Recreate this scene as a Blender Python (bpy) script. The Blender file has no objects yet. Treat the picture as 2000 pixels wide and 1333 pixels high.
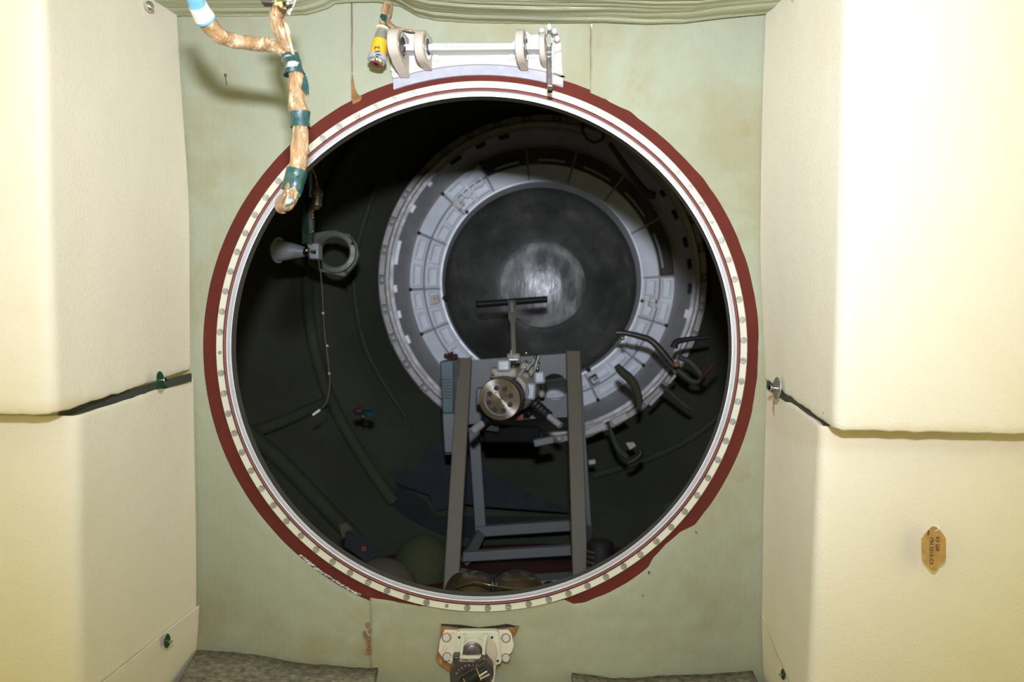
import bpy, bmesh, math, random
from mathutils import Vector, Matrix, noise
random.seed(7)
S = bpy.context.scene
COL = S.collection
PI = math.pi
F = 28.0/36.0*2000.0

# ------------------------------------------------------------------ camera, world, lights, exposure
cd = bpy.data.cameras.new('camera'); cam = bpy.data.objects.new('camera', cd); COL.objects.link(cam)
cd.lens = 28; cd.sensor_width = 36; cam.location = (0, 0, 0); cam.rotation_euler = (PI/2, 0, 0)
cd.clip_start = 0.01; cd.clip_end = 50
cd.dof.use_dof = True; cd.dof.focus_distance = 1.16; cd.dof.aperture_fstop = 5.6
S.camera = cam
w = bpy.data.worlds.new('world'); S.world = w; w.use_nodes = True
w.node_tree.nodes['Background'].inputs[0].default_value = (1.0, 0.86, 0.38, 1)
w.node_tree.nodes['Background'].inputs[1].default_value = 1.55
def area(name, loc, target, size, power, col, sy=None, spread=180):
    l = bpy.data.lights.new(name, 'AREA'); l.energy = power; l.color = col
    l.shape = 'RECTANGLE'; l.size = size; l.size_y = sy or size; l.spread = math.radians(spread)
    o = bpy.data.objects.new(name, l); COL.objects.link(o); o.location = loc
    o.rotation_euler = (Vector(target)-Vector(loc)).to_track_quat('-Z', 'Y').to_euler()
    return o
area('flash_light', (0.0, -0.02, 0.240), (0.02, 1.2, 0.42), 0.07, 9.8, (0.80, 0.86, 1.0), 0.045, 102)   # the camera's flash head
S.view_settings.view_transform = 'Standard'; S.view_settings.look = 'None'
S.view_settings.gamma = 1; S.view_settings.use_curve_mapping = False
S.view_settings.exposure = 0.0

# ------------------------------------------------------------------ helpers
def P(px, py, d): return Vector(((px-1000)/F*d, d, (666.5-py)/F*d))
def R(px, d): return px/F*d
def srgb(r, g, b):
    f = lambda c: (c/255/12.92) if c/255 <= 0.04045 else ((c/255+0.055)/1.055)**2.4
    return (f(r), f(g), f(b))
WLOC = {}
def link(o, parent=None, wl=(0, 0, 0)):
    COL.objects.link(o); wl = Vector(wl)
    if parent is not None:
        o.parent = parent; o.location = wl - WLOC[parent.name]
    else: o.location = wl
    WLOC[o.name] = wl
    return o
def tag(o, label=None, cat=None, group=None, kind=None):
    if label: o['label'] = label
    if cat: o['category'] = cat
    if group: o['group'] = group
    if kind: o['kind'] = kind
    return o
def thing(name, loc, label, cat, group=None):
    return tag(link(bpy.data.objects.new(name, None), None, loc), label, cat, group)
def obj(name, bm, mt, parent=None, smooth=True, bev=0, seg=2, label=None, cat=None, group=None, kind=None):
    bm.normal_update()
    me = bpy.data.meshes.new(name)
    wl = Vector((0, 0, 0))
    if parent is None and len(bm.verts):
        xs = [v.co for v in bm.verts]
        wl = Vector(((min(v.x for v in xs)+max(v.x for v in xs))/2, (min(v.y for v in xs)+max(v.y for v in xs))/2, min(v.z for v in xs)))
        for v in bm.verts: v.co -= wl
    bm.to_mesh(me); bm.free()
    me.materials.append(mt)
    if smooth:
        for p in me.polygons: p.use_smooth = True
        try: me.set_sharp_from_angle(angle=math.radians(38))
        except Exception: pass
    o = link(bpy.data.objects.new(name, me), parent, wl)
    if bev:
        m = o.modifiers.new('bevel', 'BEVEL'); m.width = bev; m.segments = seg; m.limit_method = 'ANGLE'; m.angle_limit = math.radians(35)
    return tag(o, label, cat, group, kind)
def B(): return bmesh.new()
def box(bm, c, s, rot=None):
    m = Matrix.Translation(Vector(c)) @ (rot.to_4x4() if rot else Matrix.Identity(4)) @ Matrix.Diagonal((s[0], s[1], s[2], 1))
    bmesh.ops.create_cube(bm, size=1, matrix=m); return bm
def bar(bm, a, b, wd, dp, up=(0, 1, 0)):
    """rectangular bar from a to b: width wd across, depth dp along up"""
    a = Vector(a); b = Vector(b); z = (b-a).normalized(); y = Vector(up); y = (y - z*y.dot(z)).normalized(); x = y.cross(z)
    rot = Matrix((x, y, z)).transposed()
    return box(bm, (a+b)/2, (wd, dp, (b-a).length), rot)
def slab(bm, pts, th):
    """pts: world points of an outline, extruded away from the camera by th (along +Y)"""
    vs = [bm.verts.new(p) for p in pts]; vb = [bm.verts.new(Vector(p)+Vector((0, th, 0))) for p in pts]
    n = len(vs)
    bm.faces.new(vs); bm.faces.new(vb[::-1])
    for i in range(n): bm.faces.new((vs[i], vb[i], vb[(i+1) % n], vs[(i+1) % n]))
    bmesh.ops.recalc_face_normals(bm, faces=bm.faces[:]); return bm
def pslab(bm, pp, d, th): return slab(bm, [P(x, y, d) for x, y in pp], th)
def catmull(pts, n=8):
    out = []
    pts = [tuple(p) for p in pts]
    for i in range(len(pts)-1):
        p0 = pts[max(i-1, 0)]; p1 = pts[i]; p2 = pts[i+1]; p3 = pts[min(i+2, len(pts)-1)]
        for k in range(n):
            t = k/n
            out.append(tuple(0.5*((2*b)+(-a+c)*t+(2*a-5*b+4*c-e)*t*t+(-a+3*b-3*c+e)*t**3) for a, b, c, e in zip(p0, p1, p2, p3)))
    out.append(pts[-1]); return out
def sweep(bm, path, seg=12, squash=1.0, jit=0.0, jf=60, caps=True, lump=0.0, nl=5):
    """path: (x,y,z,r) rows"""
    prev = None; rings = []
    n = len(path)
    for i, q in enumerate(path):
        p = Vector(q[:3]); r = q[3]
        a = Vector(path[max(i-1, 0)][:3]); b = Vector(path[min(i+1, n-1)][:3]); t = (b-a).normalized()
        if prev is None:
            u = t.cross(Vector((0, 1, 0)))
            if u.length < 1e-3: u = t.cross(Vector((1, 0, 0)))
            u.normalize()
        else:
            u = (prev - t*prev.dot(t)).normalized()
        prev = u; v = t.cross(u)
        ring = []
        for k in range(seg):
            an = 2*PI*k/seg
            dr = u*math.cos(an) + v*math.sin(an)*squash
            rr = r*(1+lump*math.sin(nl*an+i*0.10))
            co = p+dr*rr
            if jit: co += dr*jit*noise.noise(co*jf)
            ring.append(bm.verts.new(co))
        rings.append(ring)
    for a, b in zip(rings, rings[1:]):
        for k in range(seg): bm.faces.new((a[k], a[(k+1) % seg], b[(k+1) % seg], b[k]))
    if caps: bm.faces.new(rings[0][::-1]); bm.faces.new(rings[-1])
    return bm
def tube(bm, pts, r, seg=10, n=6, **k): return sweep(bm, catmull([(*p, r) for p in pts], n), seg, **k)
def ptube(bm, rows, n=8, seg=12, **k):
    """rows: px,py,d,r_px"""
    return sweep(bm, catmull([(*P(a, b, c), R(e, c)) for a, b, c, e in rows], n), seg, **k)
def psub(rows, n, t0, t1, grow):
    full = catmull([(*P(a, b, c), R(e, c)) for a, b, c, e in rows], n); N = len(full)-1
    out = full[int(t0*N):int(t1*N)+1]
    return [(x, y, z, r*grow) for x, y, z, r in out]
def lathe(bm, o, ax, prof, seg=32, closed=False, a0=0, a1=2*PI):
    """prof: (radius, height along ax)"""
    o = Vector(o); ax = Vector(ax).normalized()
    u = ax.cross(Vector((0, 0, 1)))
    if u.length < 1e-3: u = Vector((1, 0, 0))
    u.normalize(); v = ax.cross(u)
    full = abs(a1-a0-2*PI) < 1e-6; ns = seg if full else seg+1
    rings = []
    for r, h in prof:
        if r < 1e-7: rings.append([bm.verts.new(o+ax*h)]); continue
        rings.append([bm.verts.new(o+ax*h+(u*math.cos(a0+(a1-a0)*k/seg)+v*math.sin(a0+(a1-a0)*k/seg))*r) for k in range(ns)])
    pairs = list(zip(rings, rings[1:]))
    if closed: pairs.append((rings[-1], rings[0]))
    for a, b in pairs:
        for k in range(seg):
            k2 = (k+1) % ns if full else k+1
            if len(a) == 1 and len(b) == 1: continue
            if len(a) == 1: bm.faces.new((a[0], b[k2], b[k]))
            elif len(b) == 1: bm.faces.new((a[k], a[k2], b[0]))
            else: bm.faces.new((a[k], a[k2], b[k2], b[k]))
    if closed and not full:
        bm.faces.new([r[0] for r in rings]); bm.faces.new([r[-1] for r in rings][::-1])
    bmesh.ops.recalc_face_normals(bm, faces=bm.faces[:]); return bm
def sector(bm, C, r0, r1, a0, a1, y0, y1, seg=6, dy=0.0):
    """block of a ring in a plane facing the camera; angles in degrees, counterclockwise as seen; y0 front, y1 back; dy lets the inner edge lie deeper"""
    cx, cz = C; A = [math.radians(a0+(a1-a0)*k/seg) for k in range(seg+1)]
    def pt(r, a, y): return bm.verts.new((cx+r*math.cos(a), y, cz+r*math.sin(a)))
    fo = [pt(r1, a, y0) for a in A]; fi = [pt(r0, a, y0+dy) for a in A]
    bo = [pt(r1, a, y1) for a in A]; bi = [pt(r0, a, y1+dy) for a in A]
    for k in range(seg):
        bm.faces.new((fo[k], fo[k+1], fi[k+1], fi[k])); bm.faces.new((bo[k], bi[k], bi[k+1], bo[k+1]))
        bm.faces.new((fo[k], bo[k], bo[k+1], fo[k+1])); bm.faces.new((fi[k], fi[k+1], bi[k+1], bi[k]))
    bm.faces.new((fo[0], fi[0], bi[0], bo[0])); bm.faces.new((fo[-1], bo[-1], bi[-1], fi[-1]))
    bmesh.ops.recalc_face_normals(bm, faces=bm.faces[:]); return bm
def holed(bm, outline, cx, cy, rad, d, th, n=72):
    def ray(a):
        best = None; dx, dy = math.cos(a), math.sin(a)
        for (x0, y0), (x1, y1) in zip(outline, outline[1:]+outline[:1]):
            ex, ey = x1-x0, y1-y0; den = dx*ey-dy*ex
            if abs(den) < 1e-9: continue
            t = ((x0-cx)*ey-(y0-cy)*ex)/den; u = ((x0-cx)*dy-(y0-cy)*dx)/den
            if t > 0 and -1e-6 <= u <= 1+1e-6: best = t if best is None else max(best, t)
        return best
    A = sorted([2*PI*k/n for k in range(n)]+[math.atan2(y-cy, x-cx) % (2*PI) for x, y in outline]); L = []
    for a in A:
        t = ray(a); pi = P(cx+rad*math.cos(a), cy+rad*math.sin(a), d); po = P(cx+t*math.cos(a), cy+t*math.sin(a), d); o = Vector((0, th, 0))
        L.append([bm.verts.new(p) for p in (pi, po, po+o, pi+o)])
    for a, b in zip(L, L[1:]+L[:1]):
        for k in range(4): bm.faces.new((a[k], a[(k+1) % 4], b[(k+1) % 4], b[k]))
    bmesh.ops.recalc_face_normals(bm, faces=bm.faces[:]); return bm
def ball(bm, c, s, u=16, v=10, rot=None):
    m = Matrix.Translation(Vector(c)) @ (rot.to_4x4() if rot else Matrix.Identity(4)) @ Matrix.Diagonal((s[0], s[1], s[2], 1))
    bmesh.ops.create_uvsphere(bm, u_segments=u, v_segments=v, radius=1, matrix=m); return bm
def text(name, s, loc, size, mt, parent, rot=(PI/2, 0, 0), ext=0.0002, label=None, align='CENTER', wl=None):
    cu = bpy.data.curves.new(name, 'FONT'); cu.body = s; cu.size = size; cu.extrude = ext; cu.align_x = align; cu.align_y = 'CENTER'; cu.resolution_u = 2
    t = bpy.data.objects.new('tmp', cu); COL.objects.link(t)
    me = bpy.data.meshes.new_from_object(t.evaluated_get(bpy.context.evaluated_depsgraph_get()))
    bpy.data.objects.remove(t); me.materials.clear(); me.materials.append(mt)
    o = link(bpy.data.objects.new(name, me), parent, loc); o.rotation_euler = rot
    if label: o['label'] = label
    return o

# ------------------------------------------------------------------ materials
def mat(name, col, rough=0.6, metal=0.0, var=0.12, scale=12, bump=0.0, bscale=250, bdist=0.001, detail=4, stain=None, stain2=None, coat=0, sheen=0, stretch=(1, 1, 1), wave=None, band=None):
    m = bpy.data.materials.new(name); m.use_nodes = True; nt = m.node_tree; N = nt.nodes; L = nt.links
    b = N['Principled BSDF']; b.inputs['Roughness'].default_value = rough; b.inputs['Metallic'].default_value = metal
    if coat: b.inputs['Coat Weight'].default_value = coat; b.inputs['Coat Roughness'].default_value = 0.12
    if sheen: b.inputs['Sheen Weight'].default_value = sheen
    tc = N.new('ShaderNodeTexCoord'); mp = N.new('ShaderNodeMapping'); mp.inputs['Scale'].default_value = stretch
    L.new(tc.outputs['Object'], mp.inputs['Vector'])
    def nz(sc, det=detail, ro=0.6, src=None):
        n = N.new('ShaderNodeTexNoise'); n.inputs['Scale'].default_value = sc; n.inputs['Detail'].default_value = det; n.inputs['Roughness'].default_value = ro
        L.new((src or mp).outputs['Object' if src is tc else 'Vector'], n.inputs['Vector']); return n
    def mix(fac, a, c):
        x = N.new('ShaderNodeMix'); x.data_type = 'RGBA'
        L.new(fac, x.inputs[0])
        for s, v in ((6, a), (7, c)):
            if isinstance(v, tuple): x.inputs[s].default_value = (*v, 1)
            else: L.new(v, x.inputs[s])
        return x.outputs[2]
    def rng(src, lo, hi, a=0.0, c=1.0):
        r = N.new('ShaderNodeMapRange'); L.new(src, r.inputs[0]); r.inputs[1].default_value = lo; r.inputs[2].default_value = hi; r.inputs[3].default_value = a; r.inputs[4].default_value = c
        return r.outputs[0]
    n1 = nz(scale)
    c = mix(rng(n1.outputs[0], 0.3, 0.7), tuple(x*(1-var) for x in col), tuple(min(1, x*(1+var)) for x in col))
    for st in (stain, stain2):
        if st:
            scol, ssc, th, amt = st
            ns = nz(ssc, 5, 0.62)
            ns.inputs['Distortion'].default_value = 0.4
            c = mix(rng(ns.outputs[0], th, th+0.13, 0, amt), c, scol)
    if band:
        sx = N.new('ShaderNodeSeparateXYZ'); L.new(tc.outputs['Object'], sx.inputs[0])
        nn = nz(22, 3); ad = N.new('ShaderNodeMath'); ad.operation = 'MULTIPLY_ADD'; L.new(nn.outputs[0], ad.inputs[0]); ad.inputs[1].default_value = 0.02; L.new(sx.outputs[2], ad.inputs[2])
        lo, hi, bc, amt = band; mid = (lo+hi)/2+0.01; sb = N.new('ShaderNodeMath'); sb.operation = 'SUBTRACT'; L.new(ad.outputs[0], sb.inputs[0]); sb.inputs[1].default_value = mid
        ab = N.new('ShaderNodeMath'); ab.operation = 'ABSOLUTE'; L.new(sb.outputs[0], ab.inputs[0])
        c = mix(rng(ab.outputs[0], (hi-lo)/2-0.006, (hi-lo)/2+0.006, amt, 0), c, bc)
    h = None
    if wave:
        wv = N.new('ShaderNodeTexWave'); wv.bands_direction = wave[0]; wv.inputs['Scale'].default_value = wave[1]; wv.inputs['Distortion'].default_value = wave[3] if len(wave) > 3 else 1.2
        wv.inputs['Detail'].default_value = 2; wv.inputs['Detail Scale'].default_value = 1.2
        L.new(tc.outputs['Object'], wv.inputs['Vector'])
        h = wv.outputs['Fac']
        c = mix(rng(h, 0, 1, wave[2], 0), c, tuple(x*0.45 for x in col))
    L.new(c, b.inputs['Base Color'])
    if bump or wave:
        bp = N.new('ShaderNodeBump'); bp.inputs['Distance'].default_value = bdist
        nb = nz(bscale, 5, 0.65)
        if bump: bp.inputs['Strength'].default_value = bump; L.new(nb.outputs[0], bp.inputs['Height']); last = bp
        if wave:
            b2 = N.new('ShaderNodeBump'); b2.inputs['Distance'].default_value = 0.0006; b2.inputs['Strength'].default_value = 0.35
            L.new(h, b2.inputs['Height'])
            if bump: L.new(bp.outputs[0], b2.inputs['Normal'])
            last = b2
        L.new(last.outputs[0], b.inputs['Normal'])
    if metal or rough < 0.5:
        L.new(rng(nz(scale*2.3).outputs[0], 0.3, 0.7, max(rough-0.08, 0.03), rough+0.1), b.inputs['Roughness'])
    return m
M = {}
M['cloth'] = mat('green_knit_cloth', (0.325, 0.335, 0.235), 0.9, 0, 0.07, 3.2, 0.5, 16, 0.006, stain=((0.27, 0.225, 0.105), 3.4, 0.50, 0.55), stain2=((0.27, 0.19, 0.06), 7.5, 0.63, 0.5), sheen=0.1, wave=('X', 92, 0.03))
M['ceil'] = mat('green_ribbed_cloth', (0.58, 0.60, 0.43), 0.9, 0, 0.08, 5, 0.3, 60, 0.002, stain=((0.38, 0.34, 0.19), 5, 0.6, 0.4), wave=('Y', 75, 0.4, 2.5))
M['felt'] = mat('cream_felt', (0.765, 0.705, 0.575), 0.95, 0, 0.035, 3, 0.55, 330, 0.0016, stain=((0.70, 0.60, 0.38), 2.4, 0.52, 0.32), stain2=((0.62, 0.48, 0.27), 7, 0.68, 0.25), sheen=0.15)
M['feltdirt'] = mat('felt_tear_brown', (0.28, 0.17, 0.08), 0.95, 0, 0.3, 60)
M['rubber'] = mat('dark_red_rubber', (0.100, 0.012, 0.005), 0.95, 0, 0.14, 14, 0.15, 180, 0.0008, stain=((0.19, 0.045, 0.022), 16, 0.66, 0.4))
M['seal'] = mat('maroon_seal', (0.16, 0.028, 0.018), 0.5, 0, 0.15, 20)
M['cream'] = mat('cream_enamel', (0.62, 0.605, 0.475), 0.6, 0, 0.04, 10, stain=((0.50, 0.44, 0.27), 30, 0.66, 0.35))
M['alu'] = mat('bare_aluminium', (0.55, 0.53, 0.54), 0.42, 0.5, 0.06, 15)
M['alup'] = mat('lilac_grey_strip', (0.36, 0.355, 0.40), 0.75, 0.0, 0.12, 40, stain=((0.35, 0.35, 0.40), 50, 0.6, 0.5))
M['barrel'] = mat('dark_grey_barrel', (0.13, 0.13, 0.11), 0.5, 0.4, 0.1, 20)
M['steel'] = mat('screw_steel', (0.45, 0.43, 0.38), 0.38, 0.8, 0.15, 60)
M['chrome'] = mat('polished_chrome', (0.80, 0.80, 0.80), 0.10, 1.0, 0.04, 20)
M['gun'] = mat('dark_oxide_metal', (0.11, 0.09, 0.085), 0.38, 0.7, 0.2, 40)
M['white'] = mat('white_enamel', (0.56, 0.545, 0.52), 0.6, 0, 0.03, 15, stain=((0.60, 0.40, 0.20), 22, 0.70, 0.4))
M['beige'] = mat('warm_white_enamel', (0.50, 0.43, 0.36), 0.6, 0, 0.05, 30)
M['wrust'] = mat('chipped_white_enamel', (0.64, 0.61, 0.50), 0.6, 0, 0.05, 20, stain=((0.60, 0.33, 0.09), 45, 0.57, 0.75))
M['rust'] = mat('rust', (0.26, 0.125, 0.040), 0.9, 0, 0.4, 60, 0.4, 300, stain=((0.62, 0.48, 0.25), 70, 0.58, 0.8))
M['film'] = mat('tan_plastic_film', (0.35, 0.20, 0.09), 0.16, 0, 0.35, 40, 1.0, 85, 0.006, stain=((0.76, 0.62, 0.41), 60, 0.50, 0.75), coat=1.0, stretch=(1.6, 1.6, 0.6))
M['tape'] = mat('teal_green_tape', (0.010, 0.060, 0.058), 0.30, 0, 0.25, 40, 0.5, 120, 0.003, stain=((0.08, 0.14, 0.11), 60, 0.58, 0.5), coat=0.6)
M['foil'] = mat('crumpled_foil', (0.65, 0.70, 0.70), 0.2, 0.9, 0.3, 90, 1.0, 160, 0.004)
M['bluetape'] = mat('light_blue_tape', (0.16, 0.42, 0.62), 0.5, 0, 0.1, 30)
M['wtape'] = mat('white_thread_binding', (0.82, 0.76, 0.66), 0.7, 0, 0.06, 60, wave=('Z', 130, 0.35))
M['orange'] = mat('orange_yellow_band', (0.88, 0.42, 0.03), 0.4, 0, 0.05, 30)
M['ink'] = mat('black_ink', (0.03, 0.03, 0.03), 0.8, 0, 0.1)
M['pencil'] = mat('grey_pencil', (0.35, 0.34, 0.33), 0.9, 0, 0.1)
M['ivory'] = mat('ivory_patch', (0.70, 0.68, 0.52), 0.5, 0, 0.08, 60)
M['greyfelt'] = mat('grey_felt_carpet', (0.24, 0.215, 0.165), 1.0, 0, 0.55, 130, 1.0, 260, 0.004, detail=6, stretch=(0.7, 1, 1.3))
M['grnmetal'] = mat('dark_green_metal', (0.02, 0.065, 0.03), 0.35, 0.2, 0.2, 40)
M['dark'] = mat('dark_cavity_metal', (0.05, 0.055, 0.045), 0.7, 0.1, 0.2, 20)
M['tag'] = mat('brown_card', (0.42, 0.24, 0.07), 0.85, 0, 0.2, 60, 0.4, 300, stain=((0.55, 0.42, 0.18), 45, 0.54, 0.7), stain2=((0.32, 0.13, 0.03), 90, 0.6, 0.6))
M['thread'] = mat('white_thread', (0.9, 0.9, 0.88), 0.6, 0, 0.03)
# beyond the hatch
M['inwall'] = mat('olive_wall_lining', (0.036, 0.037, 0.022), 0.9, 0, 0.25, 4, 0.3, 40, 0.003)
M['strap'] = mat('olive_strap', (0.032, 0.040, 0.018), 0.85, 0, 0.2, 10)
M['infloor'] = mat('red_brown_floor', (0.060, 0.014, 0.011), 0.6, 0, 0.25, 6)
M['ringmetal'] = mat('dull_grey_ring_metal', (0.34, 0.325, 0.32), 0.5, 0.3, 0.15, 9)
M['tooth'] = mat('brownish_grey_metal', (0.42, 0.385, 0.36), 0.5, 0.2, 0.18, 30)
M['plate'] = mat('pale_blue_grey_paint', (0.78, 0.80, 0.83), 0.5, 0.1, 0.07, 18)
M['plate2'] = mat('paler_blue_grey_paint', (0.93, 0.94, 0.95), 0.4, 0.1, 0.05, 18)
M['black'] = mat('black_plastic', (0.010, 0.010, 0.010), 0.6, 0, 0.1, 20)
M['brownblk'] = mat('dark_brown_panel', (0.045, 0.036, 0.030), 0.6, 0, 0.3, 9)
M['dish'] = mat('dark_brushed_dish', (0.13, 0.125, 0.112), 0.42, 0.75, 0.35, 7, 0.25, 9, 0.01, stain=((0.34, 0.31, 0.28), 4.5, 0.60, 0.5))
M['dome'] = mat('polished_dome_metal', (0.52, 0.51, 0.50), 0.46, 0.8, 0.5, 8, 0.5, 4, 0.02, stain=((0.10, 0.10, 0.10), 6, 0.52, 0.8), stretch=(1.8, 1, 0.7))
M['post'] = mat('beige_grey_paint', (0.115, 0.094, 0.062), 0.55, 0, 0.06, 12)
M['bluegrey'] = mat('blue_grey_paint', (0.135, 0.145, 0.142), 0.55, 0, 0.06, 12)
M['teal'] = mat('teal_grey_paint', (0.045, 0.085, 0.095), 0.5, 0, 0.1, 12)
M['disc'] = mat('turned_metal_disc', (0.24, 0.20, 0.175), 0.36, 0.85, 0.06, 30)
M['dbeige'] = mat('device_beige_paint', (0.30, 0.27, 0.20), 0.5, 0, 0.08, 20)
_m = M['disc']; _n = _m.node_tree.nodes; _t = _n.new('ShaderNodeTangent'); _t.direction_type = 'RADIAL'; _t.axis = 'Y'
_n['Principled BSDF'].inputs['Anisotropic'].default_value = 0.9; _m.node_tree.links.new(_t.outputs[0], _n['Principled BSDF'].inputs['Tangent'])
M['satin'] = mat('bright_satin_metal', (0.62, 0.62, 0.62), 0.25, 0.55, 0.05, 20)
M['brass'] = mat('brass', (0.62, 0.42, 0.14), 0.3, 0.85, 0.15, 30)
M['bronze'] = mat('dark_bronze_glaze', (0.16, 0.115, 0.06), 0.18, 0.6, 0.4, 12, 0.3, 20, 0.01, coat=0.6)
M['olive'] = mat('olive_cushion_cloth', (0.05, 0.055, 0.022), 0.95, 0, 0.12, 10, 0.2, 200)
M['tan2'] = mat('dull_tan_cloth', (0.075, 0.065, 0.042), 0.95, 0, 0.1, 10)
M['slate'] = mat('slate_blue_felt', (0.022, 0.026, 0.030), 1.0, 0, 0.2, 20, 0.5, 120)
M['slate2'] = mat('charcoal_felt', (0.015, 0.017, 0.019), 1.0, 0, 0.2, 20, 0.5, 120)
M['matblack'] = mat('matt_black_paint', (0.010, 0.010, 0.010), 0.9, 0, 0.1, 20); M['matblack'].node_tree.nodes['Principled BSDF'].inputs['Specular IOR Level'].default_value = 0.15
M['red'] = mat('dull_red', (0.17, 0.035, 0.02), 0.6, 0, 0.2, 20)
M['brownred'] = mat('dark_brown_red', (0.05, 0.015, 0.010), 0.7, 0, 0.3, 60)
M['lampgrey'] = mat('lamp_grey_paint', (0.36, 0.38, 0.39), 0.4, 0.1, 0.05, 10)

# ------------------------------------------------------------------ front wall with round opening
D = 1.25
HC = P(941, 677, 1.24)           # centre of the opening
def hp(r, th, y):                # th: degrees clockwise from top; r in px at the depth y
    a = math.radians(th); rr = R(r, y)
    return Vector((HC.x+rr*math.sin(a), y, HC.z+rr*math.cos(a)))
bm = B()
n = 128
def rectray(a, x0, x1, z0, z1):
    s, c = math.sin(a), math.cos(a); t = 1e9
    if s > 1e-9: t = min(t, (x1-HC.x)/s)
    if s < -1e-9: t = min(t, (x0-HC.x)/s)
    if c > 1e-9: t = min(t, (z1-HC.z)/c)
    if c < -1e-9: t = min(t, (z0-HC.z)/c)
    return t
angs = sorted([2*PI*k/n for k in range(n)]+[math.atan2(x-HC.x, z-HC.z) % (2*PI) for x in (-1.4, 1.4) for z in (-0.62, 0.62)])
def wallpt(a, t): return Vector((HC.x+t*math.sin(a), 0, HC.z+t*math.cos(a)))
for y0, y1 in ((1.250, 1.275),):
    rin = R(495, 1.25); li = []; lo = []; bi = []; bo = []
    for a in angs:
        t = rectray(a, -1.4, 1.4, -0.62, 0.62)
        for lst, tt, y in ((li, rin, y0), (lo, t, y0), (bi, rin, y1), (bo, t, y1)):
            p = wallpt(a, tt); p.y = y; lst.append(bm.verts.new(p))
    m_ = len(angs)
    for k in range(m_):
        j = (k+1) % m_
        bm.faces.new((li[k], li[j], lo[j], lo[k])); bm.faces.new((bi[k], bo[k], bo[j], bi[j])); bm.faces.new((li[k], bi[k], bi[j], li[j])); bm.faces.new((lo[k], lo[j], bo[j], bo[k]))
bmesh.ops.recalc_face_normals(bm, faces=bm.faces[:])
wall = obj('wall_front', bm, M['dark'], kind='structure')

# cloth sheets on the wall: inner edge follows the ring, outer edge a polyline
INNER = [(0, 536), (26, 537), (60, 538), (90, 534), (118, 538), (130, 539), (133, 527), (137, 524), (141, 529), (143, 538), (150, 540), (158, 537), (160.5, 532), (162, 518), (175, 511), (188, 512), (194, 517), (199, 524), (204.6, 537), (206, 541), (214, 541), (220, 538), (250, 538), (275, 536), (300, 539), (320, 538), (332, 537), (336, 541), (345, 533), (360, 536)]
def inner_r(th):
    th %= 360
    for (a, ra), (b, rb) in zip(INNER, INNER[1:]):
        if a <= th <= b: return ra+(rb-ra)*(th-a)/(b-a) + 1.3*noise.noise(Vector((th*0.35, 1, 0)))
    return 536
def poly_at(pts, t):
    Ls = [math.dist(a, b) for a, b in zip(pts, pts[1:])]; T = t*sum(Ls)
    for i, l in enumerate(Ls):
        if T <= l or i == len(Ls)-1:
            k = min(1, T/l); return (pts[i][0]+(pts[i+1][0]-pts[i][0])*k, pts[i][1]+(pts[i+1][1]-pts[i][1])*k)
        T -= l
def cloth_panel(th0, th1, outer, nth, nr, yb, label):
    """outer: (px,py,weight stop 0..1) list at the wall depth"""
    bm = B(); Y = 1.2405+yb; g = []
    for i in range(nth+1):
        t = i/nth; th = th0+(th1-th0)*t
        pi = hp(inner_r(th), th, Y)
        for (xa, ya, ta), (xb, yb_, tb) in zip(outer, outer[1:]):
            if ta <= t <= tb:
                k = (t-ta)/(tb-ta); po = P(xa+(xb-xa)*k, ya+(yb_-ya)*k, Y); break
        row = []
        for j in range(nr+1):
            s = (j/nr)**1.25
            p = pi.lerp(po, s)
            ed = min(1, j/3)
            p.y += -0.0035*ed*(0.5+0.5*noise.noise(p*7+Vector((0, 3, 0)))) - 0.0022*ed*abs(noise.noise(p*26))
            if j == 0: p.y += 0.0005
            if i in (0, nth):
                p.x += 0.0012*noise.noise(p*40)
            row.append(bm.verts.new(p))
        g.append(row)
    for i in range(nth):
        for j in range(nr): bm.faces.new((g[i][j], g[i][j+1], g[i+1][j+1], g[i+1][j]))
    bm.normal_update()
    if sum(f.normal.y for f in bm.faces) > 0: bmesh.ops.reverse_faces(bm, faces=bm.faces[:])
    o = obj('cloth_panel', bm, M['cloth'], wall)
    sm = o.modifiers.new('s', 'SOLIDIFY'); sm.thickness = 0.0035; sm.offset = -1
    o['label'] = label; return o
# angles at the ring where the seams stand
aL = math.degrees(math.atan2(687-941, 677-205)) % 360     # ~331.7
aR = math.degrees(math.atan2(1153-941, 677-185))          # ~23.3
aB = math.degrees(math.atan2(724-941, 677-1165)) % 360    # ~204
cloth_panel(aR, aB, [(1154, -60, 0), (1600, -60, 0.14), (2600, 0, 0.22), (2600, 1400, 0.5), (1500, 1420, 0.66), (724, 1420, 1)], 340, 44, -0.001, 'green knit cloth to the right of the hatch and under it')
cloth_panel(aB, aL, [(725, 1420, 0), (300, 1420, 0.2), (-600, 1400, 0.35), (-600, 0, 0.65), (300, -60, 0.82), (686, -60, 1)], 240, 44, 0.0005, 'green knit cloth to the left of the hatch')
cloth_panel(aL-360, aR, [(688, -60, 0), (1153, -60, 1)], 100, 24, 0.0008, 'green knit cloth above the hatch hinge')
bm = B(); pslab(bm, [(688, 145), (690, 155), (692, 170), (699, 184), (707, 190), (704, 197), (689, 204), (687, 190), (686, 160)], 1.2375, 0.003)
obj('rust_stained_tear', bm, M['rust'], wall, label='rusty tear at the seam above the red gasket')
bm = B(); pslab(bm, [(687, 28), (688, 28), (688.6, 60), (688, 100), (689, 142), (687.4, 142), (687, 90)], 1.2385, 0.0015); obj('split_seam', bm, M['rust'], wall)
bm = B(); ptube(bm, [(726, 1172, 1.2392, 1.2), (726, 1240, 1.2390, 1.2), (723, 1304, 1.2390, 1.2)], seg=6); obj('stitched_hem', bm, M['cloth'], wall)
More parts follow.
